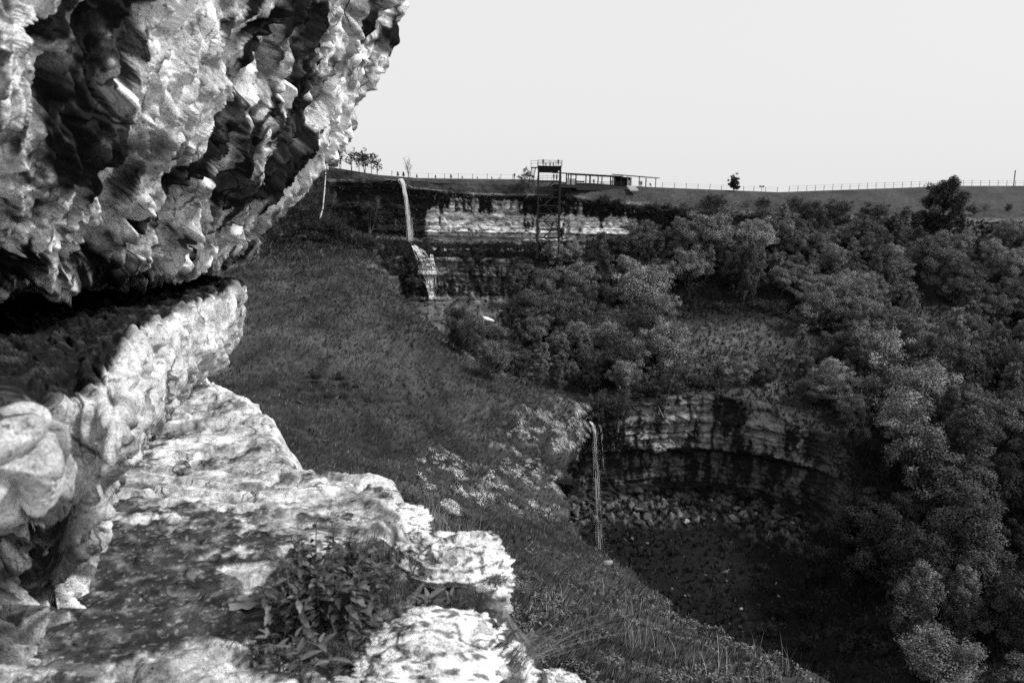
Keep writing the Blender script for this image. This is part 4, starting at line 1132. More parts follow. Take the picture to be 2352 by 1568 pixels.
# ---- people: one skinned body each
def person_mesh(name, pose, mats):
    bm_v, bm_e, rad = [], [], []
    def v(p, r): bm_v.append(p); rad.append(r); return len(bm_v) - 1
    def e(a, b): bm_e.append((a, b))
    sit = pose == 'sit'
    hip = .50 if sit else .95
    pel = v((0,0,hip),(.15,.11)); bel = v((0,0,hip+.18),(.14,.10)); che = v((0,0,hip+.40),(.17,.11)); nek = v((0,0,hip+.56),(.06,.06)); hd0 = v((0,-.02,hip+.66),(.085,.095)); hd1 = v((0,-.02,hip+.76),(.08,.09))
    for a, b in ((pel,bel),(bel,che),(che,nek),(nek,hd0),(hd0,hd1)): e(a, b)
    for s in (-1, 1):
        sh = v((s*.19,0,hip+.48),(.065,.065)); el = v((s*.25,.02,hip+.20),(.05,.05)); wr = v((s*.23,-.10 if pose != 'sit' else -.25,hip-.02 if not sit else hip+.12),(.04,.04)); ha = v((s*.23,-.13 if not sit else -.32,hip-.10 if not sit else hip+.10),(.045,.03))
        for a, b in ((che,sh),(sh,el),(el,wr),(wr,ha)): e(a, b)
        if sit:
            th = v((s*.10,-.05,hip-.02),(.09,.09)); kn = v((s*.12,-.42,hip+.02),(.065,.065)); an = v((s*.12,-.45,.08),(.045,.045)); to = v((s*.12,-.60,.04),(.045,.035))
        else:
            st = .10 if pose == 'walk' else .0
            th = v((s*.10,0,hip-.12),(.095,.10)); kn = v((s*.11,-.04-s*st,.50),(.065,.07)); an = v((s*.11,.02-s*st*2.0,.08),(.045,.045)); to = v((s*.12,-.13-s*st*2.0,.04),(.045,.035))
        for a, b in ((pel,th),(th,kn),(kn,an),(an,to)): e(a, b)
    me = bpy.data.meshes.new(name); me.from_pydata(bm_v, bm_e, []); me.update()
    o = bpy.data.objects.new(name, me); COL.objects.link(o)
    md = o.modifiers.new('skin', 'SKIN'); md.use_smooth_shade = True
    for i, sv in enumerate(me.skin_vertices[0].data):
        sv.radius = rad[i]; sv.use_root = (i == 0)
    o.modifiers.new('sub', 'SUBSURF').levels = 1
    dg = bpy.context.evaluated_depsgraph_get()
    out = bpy.data.meshes.new_from_object(o.evaluated_get(dg))
    bpy.data.objects.remove(o)
    out.name = name
    for mm in mats: out.materials.append(mm)
    out.materials.append(M_SKIN)
    zc = np.array([p.center.z for p in out.polygons])
    idx = np.where(zc > hip + .585, 2, np.where(zc > hip - .03, 0, 1)).astype(np.int32)
    if sit: idx = np.where(zc > hip + .585, 2, np.where(zc > hip + .08, 0, 1)).astype(np.int32)
    out.polygons.foreach_set('material_index', idx); out.update()
    return out
PM = [person_mesh('body', 'stand', [M_CLOTH[0], M_CLOTH[0]]), person_mesh('body', 'walk', [M_CLOTH[0], M_CLOTH[1]]), person_mesh('body', 'sit', [M_CLOTH[0], M_CLOTH[0]]), person_mesh('body', 'stand', [M_CLOTH[2], M_CLOTH[0]]), person_mesh('body', 'stand', [M_CLOTH[1], M_CLOTH[0]])]
def person(k, loc, rz, label, h=1.0, group=None):
    o = link('person', PM[k], None, None, label=label, category='person')
    o.location = loc; o.rotation_euler = (0, 0, rz); o.scale = (h, h, h)
    if group: o['group'] = group
def tw(x, y, z): return (TX + x, TY + y, zb + z)
person(0, tw(-1.75, -HD-.05, z1t), .3, 'person in dark clothes standing on the top deck of the tower, left end')
person(1, tw(2.1, -HD+.3, z1t), -.6, 'person in dark clothes leaning at the right end of the tower top deck', 1.0)
person(0, tw(1.1, -.8, z2+.35), .5, 'person in dark clothes on the lower tower deck, nearer the middle')
person(4, tw(1.9, -.2, z2+.35), -.5, 'person in grey on the lower tower deck, right end')
person(0, shed_pt(.335, -.6), .1, 'person standing alone in the middle of the rim shelter')
person(2, shed_pt(.155, -.3), ang, 'person sitting at the left end of the long bench')
person(4, shed_pt(.51, -.9), .4, 'person in grey standing by the shelter post right of the table', .95)
person(0, shed_pt(.565, -.5), -.5, 'dark-clothed person in the pair right of the shelter middle, nearer the table')
person(1, shed_pt(.585, .0), .8, 'dark-clothed person in the pair right of the shelter middle, nearer the pale posts')
person(0, shed_pt(.635, -.4), .2, 'dark-clothed person just left of the first pale shelter post')
person(3, shed_pt(.815, -1.0), .3, 'person in a light top beside the middle pale shelter post')
person(1, shed_pt(.845, -.2), 1.0, 'person in dark clothes under the right end of the shelter roof')
person(3, shed_pt(.875, .3), -.4, 'person in a light top farther back under the right end of the shelter roof')
person(2, shed_pt(.94, -.9), ang, 'person sitting at the right end of the shelter')
q = P(1181.5, 411, 219.5); person(0, (q[0], q[1], q[2]-.1), 0, 'lone person standing on the rim left of the tower')
q = ground(622, 583, (BV_HILL,)); person(1, (q.x, q.y, q.z), 1.4, 'lone walker on the path beneath the overhang')

# ---- fences, pole, sign on the skyline
def sky_pt(px, dy=0.0):
    py, Y = row(SKY, np.array([px])); q = P(px, py[0], Y[0] + dy)
    g = drop(float(q[0]), float(q[1]), (BV_FAR,))
    return Vector((float(q[0]), float(q[1]), max(float(q[2]), g.z if g else -99)))
def fence(pxs, h, w, label, wires=(.95, .6), dy=1.5, sw=.05):
    pts = [sky_pt(p, dy) for p in pxs]
    o = empty('wire_fence', pts[0], 0, label=label, category='fence')
    pm = MB().box((-w/2,-w/2,-.8),(w/2,w/2,h)); me0 = None
    for i, p in enumerate(pts):
        if me0 is None:
            c = pm.build('fence_post', M_WOOD_DK, o); me0 = c.data
        else:
            c = link('fence_post', me0, None, o)
        c.location = p - pts[0]; c.rotation_euler = (rnd.uniform(-.04, .04), rnd.uniform(-.06, .06), 0); c.scale = (1, 1, rnd.uniform(.9, 1.08))
    for f in wires:
        m = MB()
        for a, b in zip(pts[:-1], pts[1:]):
            m.bar(a - pts[0] + Vector((0,0,h*f)), b - pts[0] + Vector((0,0,h*f)), sw)
        m.build('wire', M_WIRE, o)
    return o
fence([900,942,984,1021,1053,1085,1119,1150,1178], 1.35, .12, 'sparse post and wire fence on the rim between waterfall and tower', (.9,), sw=.03)
fence([1521,1549,1576,1603,1630,1657,1684,1708,1731,1758,1785], 1.5, .12, 'low wire fence on the skyline between shelter and meadow', (.9, .55), sw=.03)
fence(list(np.arange(1812, 2420, 20.0)), 1.9, .11, 'tall wire fence crossing the meadow skyline to the picture edge', (.97, .55), dy=0.5, sw=.05)
pp = sky_pt(2328, .8)
pole = empty('utility_pole', pp, 0, label='bare utility pole standing behind the meadow fence', category='pole')
MB().bar((0,0,-1),(0,0,5.3),.24).build('shaft', M_WOOD_DK, pole); MB().bar((0,0,5.31),(0,0,5.42),.30).build('cap', M_WOOD_DK, pole)
pp = sky_pt(1749, .6)
sg = empty('signpost', pp, 0, label='small signpost with two boards behind the low skyline fence', category='sign')
MB().bar((0,0,-.5),(0,0,1.6),.1).build('post', M_WOOD_DK, sg)
for s in (-1, 1):
    MB().box((s*.45-.32,-.05,1.3),(s*.45+.32,.05,1.75)).build('board', M_WOOD_DK, sg)

def rail_run(pts, h, label):
    o = empty('path_railing', pts[0], 0, label=label, category='railing')
    for p in pts:
        MB().bar(p - pts[0] + Vector((0,0,-.3)), p - pts[0] + Vector((0,0,h)), .08).build('post', M_STEEL, o)
    for f in (.98, .55):
        m = MB()
        for a, b in zip(pts[:-1], pts[1:]): m.bar(a - pts[0] + Vector((0,0,h*f)), b - pts[0] + Vector((0,0,h*f)), .05)
        m.build('rail', M_STEEL, o)
def gpts(l, bv=(BV_FAR, BV_HILL)):
    return [g for g in (ground(a, b, bv) for a, b in l) if g is not None]
rail_run(gpts([(866,561),(882,563),(897,565),(912,566),(930,566),(948,568),(966,570)]), 1.25, 'path railing at the foot of the upper waterfall')
rail_run(gpts([(1040,573),(1065,573),(1090,574),(1115,574),(1140,575),(1165,575),(1185,575)]), 1.25, 'path railing along the ledge under the pale cliff')

def stairs(px0, py0, px1, py1, n, w, label):
    a = ground(px0, py0, (BV_HILL, BV_FAR)); b = ground(px1, py1, (BV_HILL, BV_FAR))
    o = empty('hillside_stair', a, 0, label=label, category='stairs')
    d = b - a; side = Vector((d.y, -d.x, 0)).normalized() if abs(d.y) > abs(d.x) else Vector((1, 0, 0))
    for s in (-.5, .5):
        MB().bar(side*w*s + Vector((0,0,.3)), d + side*w*s + Vector((0,0,.5)), .10, .3).build('string', M_WOOD_DK, o)
        MB().bar(side*w*s + Vector((0,0,1.3)), d + side*w*s + Vector((0,0,1.5)), .07).build('handrail', M_WOOD_DK, o)
    for k in range(n):
        p = d * ((k + .5) / n)
        m = MB(); m.bar(p - side*w*.5 + Vector((0,0,.48)), p + side*w*.5 + Vector((0,0,.48)), .28, .06); m.build('tread', M_STEEL_W, o)
stairs(716, 524, 698, 492, 9, 1.8, 'dark wooden stair climbing the slope below the white birch')
stairs(640, 581, 652, 562, 5, 2.0, 'short dark stair beside the lone walker on the path')

# ------------------------------------------------------------------ water
def water_mat():
    m, nt, b = new_mat('falling_water')
    b.inputs['Base Color'].default_value = grey(.86); b.inputs['Roughness'].default_value = .5
    tr = N(nt, 'ShaderNodeBsdfTranslucent'); tr.inputs['Color'].default_value = grey(.85)
    mx = N(nt, 'ShaderNodeMixShader'); mx.inputs[0].default_value = .4
    nt.links.new(b.outputs[0], mx.inputs[1]); nt.links.new(tr.outputs[0], mx.inputs[2]); nt.links.new(mx.outputs[0], nt.nodes['Material Output'].inputs['Surface'])
    return m
M_WATER = water_mat()
def ribbons(paths, widths):
    Vs, Fs, o = [], [], 0
    for p, w in zip(paths, widths):
        p = np.asarray(p, float); w = np.asarray(w, float)[:, None] * .5
        L = p - np.array([1., 0, 0]) * w; Rr = p + np.array([1., 0, 0]) * w; Bk = p + np.array([0, 1., 0]) * w
        n = len(p); V = np.stack([L, Rr, Bk], 1).reshape(-1, 3); i = np.arange(n * 3).reshape(n, 3)
        for a, b in ((0, 1), (1, 2), (2, 0)):
            Fs.append(np.stack([i[:-1, a], i[:-1, b], i[1:, b], i[1:, a]], -1) + o)
        Vs.append(V); o += len(V)
    return np.concatenate(Vs), np.concatenate(Fs)
def drops(rng, pts, size):
    n = len(pts); s = size * (.5 + rng.random((n, 1)))
    T4 = np.array([[0,0,1.6],[.9,0,-.6],[-.5,.8,-.6],[-.5,-.8,-.6]])
    V = (pts[:, None] + T4[None] * s[:, None]).reshape(-1, 3); i = np.arange(n)[:, None] * 4
    return V, np.concatenate([i + np.array(q) for q in ((0,1,2),(0,2,3),(0,3,1),(1,3,2))])
def fall(name, line, half_w, n_str, n_drop, seed, label, wid, core=0.5, seg=26, run=(.12, .55)):
    """line: sheet points with distance from lip to foot"""
    rng = np.random.default_rng(seed)
    L = np.array(line, float); pts = P(L[:, 0], L[:, 1], L[:, 2]); t = np.linspace(0, 1, len(pts)); hw = np.array(half_w)
    paths, ws = [], []
    for k in range(n_str):
        u = rng.normal() * core
        a = max(0.0, rng.random() * 1.25 - .35); b = min(1.0, a + run[0] + run[1] * rng.random())
        tt = np.linspace(a, b, seg)
        c = np.stack([np.interp(tt, t, pts[:, j]) for j in range(3)], -1)
        c[:, 0] += u * np.interp(tt, t, hw) + np.cumsum(rng.normal(size=seg)) * .012 * hw[-1]
        c[:, 1] += rng.normal() * .25
        paths.append(c); ws.append(wid * (.4 + rng.random()) * np.sin(np.linspace(.15, 3.0, seg)) * (1 - .35 * tt) * (.6 + .8 * rng.random(seg)))
    V, Fc = ribbons(paths, ws)
    tt = rng.random(n_drop) ** .7
    c = np.stack([np.interp(tt, t, pts[:, j]) for j in range(3)], -1)
    c[:, 0] += rng.normal(size=n_drop) * np.interp(tt, t, hw) * .9; c[:, 1] += rng.normal(size=n_drop) * .3
    V2, F2 = drops(rng, c, wid * .28)
    Fa = np.concatenate([np.concatenate([Fc[:, [0, 1, 2]], Fc[:, [0, 2, 3]]]), F2 + len(V)])
    return link(name, mesh_np(name, np.concatenate([V, V2]), Fa, smooth=False), M_WATER, None, label=label, category='waterfall')
fall('waterfall', [(921,410,213.2),(927,424,212.4),(932,450,211.6),(937,490,211.2),(941,525,211.0),(944,556,210.6)], [.5,.5,.5,.55,.65,.8], 300, 1500, 1, 'tall white waterfall dropping from the rim into the black recess', .06, .5, 14, (.06, .25))
fall('waterfall', [(1356,968,126.4),(1362,976,126),(1367,992,125.6),(1370,1040,125.3),(1373,1120,125),(1376,1200,124.6),(1379,1268,124)], [.18,.2,.25,.32,.42,.55,.7], 75, 2600, 2, 'thin lower waterfall falling free from the lip of the grass spur', .045, .6, 12, (.05, .18))
fall('waterfall', [(1376,974,126.2),(1379,980,126),(1382,994,125.8),(1384,1040,125.5),(1386,1090,125)], [.15,.15,.2,.2,.3], 14, 240, 7, 'faint second strand right of the lower waterfall', .035, .6, 10, (.04, .15))
def cascade(name, lines, wid, n, seed, label):
    rng = np.random.default_rng(seed); paths, ws = [], []
    for ln, spread in lines:
        L = np.array(ln, float)
        for k in range(n):
            u = rng.normal() * .5; a = rng.random() * .9; b = min(1, a + .10 + .25 * rng.random()); tt = np.linspace(a, b, 12); t = np.linspace(0, 1, len(L))
            px = np.interp(tt, t, L[:, 0]) + u * np.interp(tt, t, L[:, 2]) * spread + np.cumsum(rng.normal(size=12)) * .45; py = np.interp(tt, t, L[:, 1])
            c = []
            for a_, b_ in zip(px, py):
                g = ground(float(a_), float(b_), (BV_FAR,)); c.append((g.x, g.y - .45, g.z + .25) if g else (0, 210, -20))
            paths.append(np.array(c)); ws.append(wid * (.4 + rng.random()) * np.sin(np.linspace(.2, 2.9, 12)))
    V, Fc = ribbons(paths, ws)
    return link(name, mesh_np(name, V, Fc, smooth=False), M_WATER, None, label=label, category='cascade')
cascade('cascade', [([(945,560,4),(952,568,8),(962,580,12),(974,598,14),(984,618,20),(990,640,18)], 1.0), ([(968,622,10),(980,628,16),(988,640,14),(990,665,8),(992,690,6)], 1.0), ([(990,585,3),(996,610,5),(1000,640,5)], 1.0)], .10, 130, 3, 'foaming white cascade stepping down the rocks below the upper waterfall')
# ------------------------------------------------------------------ ground cover (nobody could count it)
M_GRASS = tone_mat('grass_blades', (5, .25), (20, .2), 0, spec=.1)
def blades(rng, pos, nrm, size, tone, nb=3, width=.16, lean=.5, lean_dir=None):
    """nb thin triangles per point"""
    n = len(pos); k = n * nb
    b = np.repeat(pos, nb, 0); s = np.repeat(size, nb)[:, None] * (.6 + .8 * rng.random((k, 1)))
    a = rng.random(k) * 2 * np.pi
    out = np.stack([np.cos(a), np.sin(a), np.zeros(k)], -1)
    up = np.array([0, 0, 1.]) * .6 + np.repeat(nrm, nb, 0) * .4
    tip = b + (up + out * lean * rng.random((k, 1)) + (0 if lean_dir is None else np.repeat(lean_dir, nb, 0))) * s
    side = np.cross(tip - b, rng.normal(size=(k, 3))); side /= np.maximum(np.linalg.norm(side, axis=1, keepdims=True), 1e-6)
    b2 = b + out * s * .25
    V = np.stack([b2 - side * s * width, b2 + side * s * width, tip], 1).reshape(-1, 3)
    t = np.repeat(np.clip(np.repeat(tone, nb) * (.6 + .8 * rng.random(k)), .006, .7), 3)
    return V, np.arange(k * 3).reshape(-1, 3), t
def sample(G, n, rng, mask):
    """points spread over the cells of a grid surface where mask > random"""
    nu, nv = G.shape[:2]
    u = rng.random(n) * (nu - 1.001); v = rng.random(n) * (nv - 1.001); i = u.astype(int); j = v.astype(int); fu = (u - i)[:, None]; fv = (v - j)[:, None]
    p = G[i, j] * (1 - fu) * (1 - fv) + G[i + 1, j] * fu * (1 - fv) + G[i, j + 1] * (1 - fu) * fv + G[i + 1, j + 1] * fu * fv
    keep = mask[i, j] > rng.random(n)
    return p[keep], i[keep], j[keep]
rng = np.random.default_rng(77)
HN = normals(HG); HN = np.where(HN[..., 2:3] < 0, -HN, HN)
hpx, hpy = proj(HG)
vis = (hpx > 420) & (hpx < 2000) & (hpy > 370) & (hpy < 1640)
tcol = np.repeat(thc[None, :], HG.shape[0], 0)
mask = vis * np.where(tcol > 5.4, .35, 1.0) * (1 - .9 * trkm)
p, i, j = sample(HG, 100000, rng, mask)
yy = p[:, 1]
sz = np.clip(.0025 * yy + .05, .06, .45) * (.6 + .8 * rng.random(len(yy)))
nz = fbm(p[:, 0] * .12, p[:, 1] * .07, p[:, 2] * .2, 4, 501)
tn = .064 + .065 * nz + .035 * sst(.15, .5, fbm(p[:, 0] * .9, p[:, 1] * .9, p[:, 2], 3, 503)) - .035 * rough[i, j]
tn = np.where(yy < 20, tn * 1.1, tn)
tn = tn * np.exp(.55 * rng.normal(size=len(tn)))
V, Fc, t = blades(rng, p, HN[i, j], sz, np.clip(tn * .66, .010, .3), 3, .11, .6, HN[i, j] * .45 + np.array([.25, 0, -.35]))
link('grass', mesh_np('grass', V, Fc, {'tone': t}, smooth=False), M_GRASS, None, kind='stuff', label='short tufted grass over the whole hillside', category='grass')

# blond tussocks hanging from the spur and the outcrops
def in_blobs(px, py, bl):
    m = 0
    for (x, y, rx, ry, w) in bl:
        m = np.maximum(m, w * np.exp(-(((px - x) / rx) ** 2 + ((py - y) / ry) ** 2) ** 2))
    return m
TUS = [(1240,975,62,38,1),(1300,1000,45,28,1),(1330,960,22,40,.6),(1010,1085,52,38,.8),(1060,1120,40,30,.5),(1165,1100,40,42,.95),(1120,1120,45,30,.5),(1215,1080,34,30,.8),(1200,1160,40,22,.8),(1270,1140,18,45,.7),(1035,1165,20,20,.5),(1185,1040,40,20,.4)]
mt = in_blobs(hpx, hpy, TUS) * (sst(-.12, .2, fbm(HG[..., 0] * .35, HG[..., 1] * .18, HG[..., 2] * .6, 3, 511)))
p, i, j = sample(HG, 110000, rng, mt * .6)
k = rng.permutation(len(p))[:1050]; p, i, j = p[k], i[k], j[k]
def tussocks(p, nrm, H, nb, w, tone, droop):
    n = len(p); k = n * nb; m = 4
    a = rng.random(k) * 6.283; out = np.stack([np.cos(a), np.sin(a), 0 * a], -1)
    dh = np.repeat(nrm * np.array([1, 1, .0]), nb, 0)
    out = out * .75 + dh * .9
    L = np.repeat(H, nb) * (.5 + .7 * rng.random(k)); t = np.linspace(0, 1, m)[None, :, None]
    c = np.repeat(p, nb, 0)[:, None] + rng.normal(size=(k, 1, 3)) * .10 + (np.array([0, 0, 1.]) * (.75 * t - droop * t * t) + out[:, None] * (.8 * t)) * L[:, None, None]
    sd = np.cross(out, np.array([0, 0, 1.])); sd = sd / np.maximum(np.linalg.norm(sd, axis=1, keepdims=True), 1e-6)
    sd = sd[:, None] * w * (1 - .85 * t)
    V = np.stack([c - sd, c + sd], 2).reshape(-1, 3); q = np.arange(k * m * 2).reshape(k, m, 2)
    Fc = np.stack([q[:, :-1, 0], q[:, :-1, 1], q[:, 1:, 1], q[:, 1:, 0]], -1).reshape(-1, 4)
    return V, Fc, np.repeat(np.repeat(tone, nb) * (.55 + .8 * rng.random(k)), m * 2)
V, Fc, t = tussocks(p, HN[i, j], np.clip(.0075 * p[:, 1], .35, .85), 26, .028, .18 + .36 * rng.random(len(p)) ** 1.3, 1.35)
link('dry_grass', mesh_np('dry_grass', V, Fc, {'tone': np.clip(t, .05, .8)}, smooth=False), M_GRASS, None, kind='stuff', label='bleached tussocks hanging over the lip of the grass spur', category='grass')
# rough grass and herbs on the slope under the path, and down the left flank of the upper cliff
p, i, j = sample(HG, 60000, rng, np.clip(rough * 1.3, 0, 1) * .8 * vis)
V, Fc, t = blades(rng, p, HN[i, j], .55 + .5 * rng.random(len(p)), np.clip(.035 + .06 * fbm(p[:, 0] * .2, p[:, 1] * .2, p[:, 2] * .3, 3, 521), .012, .2), 4, .10, 1.0)
link('rough_grass', mesh_np('rough_grass', V, Fc, {'tone': t}, smooth=False), M_GRASS, None, kind='stuff', label='long rough grass and herbs around the hillside path', category='grass')

# leafy undergrowth on the far slopes
fpx, fpy = proj(FG)
FN = normals(FG); FN = np.where(np.sum(FN * -FG, -1)[..., None] < 0, -FN, FN)
tff = np.repeat(TF[None, :], FG.shape[0], 0)
um = (tff > 3.2) * (1 - np.clip(rock * 1.2, 0, 1)) * (1 - .8 * rub) * np.where(tff < 4.9, .35, 1) * (fpx > 700) * (fpx < 2450)
um = um * np.where(tff > 16.8, np.where(fpx < 1850, .45, .8), 1)
p, i, j = sample(FG, 95000, rng, um)
mead_ = (tff[i, j] < 4.9)
tn = .026 + .020 * fbm(p[:, 0] * .12, p[:, 1] * .12, p[:, 2] * .12, 3, 531) + .035 * mead_ + .035 * clr[i, j]
V, Fc, t = blades(rng, p, FN[i, j], np.where(mead_, .22, .5) * (.5 + rng.random(len(p))), np.clip(tn, .008, .2), 3, .28, .9)
link('undergrowth', mesh_np('undergrowth', V, Fc, {'tone': t}, smooth=False), M_GRASS, None, kind='stuff', label='low herbs and scrub covering the far slopes and the gorge floor', category='undergrowth')
# dark creepers and roots hanging on the cliff bands
cm_ = np.clip(up * (sst(.25, .8, upst) * .35 + .9 * bandm(4.7, 5.6, .2) * sst(980, 1040, fx)) + lowb * .35 * mossy + gor * (tff < 14) * .55 * (1 - sst(1380, 1520, fx)), 0, 1)
p, i, j = sample(FG, 60000, rng, cm_)
V, Fc, t = blades(rng, p, FN[i, j], .35 + .5 * rng.random(len(p)), np.clip(.03 + .03 * rng.random(len(p)), .008, .1), 3, .25, .9, FN[i, j] * .4 + np.array([0, 0, -.6]))
link('cliff_ivy', mesh_np('cliff_ivy', V, Fc, {'tone': t}, smooth=False), M_GRASS, None, kind='stuff', label='dark hanging growth along the top of the upper cliff', category='ivy')

# low leafy rosettes on the near slope
def leaf_quads(rng, c, dirn, L, W, droop):
    """broad two-piece leaf: base, mid, tip"""
    up = np.array([0, 0, 1.]); sd = np.cross(dirn, up); sd /= np.maximum(np.linalg.norm(sd, axis=1, keepdims=True), 1e-6)
    m = c + dirn * L[:, None] * .5 + up * (L * .12)[:, None]; tp = c + dirn * L[:, None] - up * (L * droop)[:, None]
    V = np.stack([c, m - sd * W[:, None] * .5, tp, m + sd * W[:, None] * .5, m - up * (W * .12)[:, None]], 1).reshape(-1, 3)
    i = np.arange(len(c))[:, None] * 5
    return V, np.concatenate([i + np.array(q) for q in ((0,1,4),(0,4,3),(1,2,4),(4,2,3))])
nearm = ((hpx > 860) & (hpx < 1900) & (hpy > 1230)) * sst(1220, 1330, hpy) * (tcol < 5.6)
p, i, j = sample(HG, 20000, rng, nearm * sst(-.25, .25, fbm(HG[..., 0] * .8, HG[..., 1] * .5, HG[..., 2] * .8, 3, 541)))
nl = 5; k = len(p) * nl
a = rng.random(k) * 6.283
el = .15 + .7 * rng.random(k)
dirn = np.stack([np.cos(a) * np.cos(el), np.sin(a) * np.cos(el), np.sin(el)], -1)
L = np.repeat(np.clip(.035 + .0035 * p[:, 1], .04, .11), nl) * (.6 + .8 * rng.random(k))
V, Fc = leaf_quads(rng, np.repeat(p, nl, 0) + HN[i, j].repeat(nl, 0) * .02 + np.array([0, 0, .08]) * rng.random((k, 1)), dirn, L, L * .38, .25 * rng.random(k))
t = np.repeat(np.clip(np.repeat(.06 + .09 * rng.random(len(p)), nl) * (.5 + .9 * rng.random(k)), .02, .4), 5)
link('ground_herbs', mesh_np('ground_herbs', V, Fc, {'tone': t}, smooth=False), M_GRASS, None, kind='stuff', label='leafy low herbs covering the near slope below the ledge', category='herbs')

# ------------------------------------------------------------------ foreground stones
def rock_mesh(seed, sx, sy, sz, res=64, rough_=.10, layer=.05, flat=.5, tone0=.62, lich=.8):
    u = np.linspace(0, 2 * np.pi, res * 2); v = np.linspace(.0003, np.pi - .0003, res)
    U, Vv = np.meshgrid(u, v, indexing='ij')
    X = np.stack([np.cos(U) * np.sin(Vv), np.sin(U) * np.sin(Vv), np.cos(Vv)], -1)
    X = np.sign(X) * np.abs(X) ** .72
    n = X / np.linalg.norm(X, axis=-1, keepdims=True)
    q = X * 1.3 + seed * 7.3
    qx, qy, qz = q[..., 0], q[..., 1], q[..., 2]
    d = .28 * fbm(qx * .8, qy * .8, qz * .8, 3, seed) + rough_ * fbm(qx * 3, qy * 3, qz * 5, 4, seed + 3)
    lz = (X[..., 2] + .12 * fbm(qx, qy, qz, 2, seed + 5)) * 5
    d += layer * (sst(.7, 1, lz - np.floor(lz)) - .5) * 1.2 + .035 * fbm(qx * 9, qy * 9, qz * 12, 3, seed + 9)
    Y = (X + n * d[..., None]) * np.array([sx, sy, sz])
    Y[-1] = Y[0]
    tone = tone0 + .25 * fbm(qx * 4, qy * 4, qz * 6, 4, seed + 11)
    tone *= 1 - lich * sst(.12, .35, fbm(qx * 5, qy * 5, qz * 7, 4, seed + 13))
    return mesh_np('stone', Y, grid_faces(*Y.shape[:2], flip=False), {'tone': np.clip(tone, .03, .86)}, smooth=res > 20)
def boulder(px, py, z, sx, sy, sz, seed, label, rz=0, **k):
    q = Pz(px, py, z)
    o = link('limestone_boulder', rock_mesh(seed, sx, sy, sz, 90, **k), M_ROCK, None, label=label, category='boulder')
    o.location = q; o.rotation_euler = (0, 0, rz)
boulder(1045, 1335, -1.87, .30, .28, .20, 31, 'rounded layered boulder with grass tufts at the ledge edge', .3, layer=.09)
boulder(1010, 1540, -1.82, .36, .26, .15, 33, 'bright lichen-spotted boulder at the bottom edge of the picture', .1, layer=.07, tone0=.72)
boulder(860, 1215, -1.86, .30, .20, .12, 35, 'pale slab end overhanging the plants at the far corner of the ledge', .2, layer=.08)
boulder(1275, 1590, -2.3, .14, .12, .08, 37, 'small white boulder in the grass at the bottom edge', .5)
q = ground(1122, 738, (BV_FAR,))
o = link('limestone_boulder', rock_mesh(39, 1.6, .8, .5, 40, lich=.2, tone0=.8), M_STONE, None, label='white angular boulder lying in the stream below the cascade', category='boulder')
o.location = q + Vector((0, -.6, .5)); o.rotation_euler = (0, .35, .2)

import bmesh
def chip(seed, tn):
    r = random.Random(seed); bm = bmesh.new()
    for k in range(13):
        v = Vector((r.gauss(0, 1), r.gauss(0, 1), r.gauss(0, 1))).normalized() * r.uniform(.75, 1.1)
        bm.verts.new((v.x * 1.1, v.y * .85, v.z * .6))
    bmesh.ops.convex_hull(bm, input=bm.verts)
    bmesh.ops.delete(bm, geom=[v for v in bm.verts if not v.link_faces], context='VERTS')
    bmesh.ops.bevel(bm, geom=bm.edges[:], offset=.06, segments=1, affect='EDGES')
    me = bpy.data.meshes.new('stone'); bm.to_mesh(me); bm.free()
    at = me.attributes.new('tone', 'FLOAT', 'POINT'); at.data.foreach_set('value', np.clip(tn * (.8 + .4 * np.random.default_rng(seed).random(len(me.vertices))), .02, .8).astype(np.float32))
    return me
STM = [chip(50 + k, tn0) for k, tn0 in enumerate((.04, .06, .08, .03, .05, .20, .04, .07))]
for mm in STM: mm.materials.append(M_STONE)
def stones(parent, spots, name='stone'):
    for (g, s) in spots:
        o = link(name, rnd.choice(STM), None, parent)
        o.location = (g[0], g[1], g[2] + s * .2); o.scale = (s * rnd.uniform(.8, 1.3), s * rnd.uniform(.8, 1.3), s * rnd.uniform(.6, 1.1)); o.rotation_euler = (rnd.uniform(-.4, .4), rnd.uniform(-.4, .4), rnd.random() * 6.28)
def spots(n, box, smin, smax, bv, pw=2.5):
    out = []
    for k in range(n):
        g = ground(rnd.uniform(box[0], box[2]), rnd.uniform(box[1], box[3]), bv)
        if g is not None:
            out.append((g, smin + (smax - smin) * rnd.random() ** pw))
    return out
stones(valley, spots(150, (1400, 1230, 1830, 1560), .12, .6, (BV_FAR,), 3.5) + spots(140, (1310, 1145, 1840, 1205), .25, 1.2, (BV_FAR,), 2.2) + spots(16, (1560, 700, 1800, 830), .25, .7, (BV_FAR,)) + spots(22, (1000, 690, 1180, 745), .3, .9, (BV_FAR,)))
stones(hill, spots(16, (620, 520, 880, 600), .35, 1.1, (BV_HILL,)) + spots(22, (560, 850, 860, 1020), .12, .4, (BV_HILL,)) + spots(26, (860, 720, 1260, 930), .12, .38, (BV_HILL,)) + spots(6, (1390, 1280, 1440, 1330), .1, .3, (BV_HILL,)))
stones(ledge, [(g, s) for g, s in spots(90, (220, 1200, 700, 1568), .003, .012, (BV_FLOOR,), 3)], 'pebble')

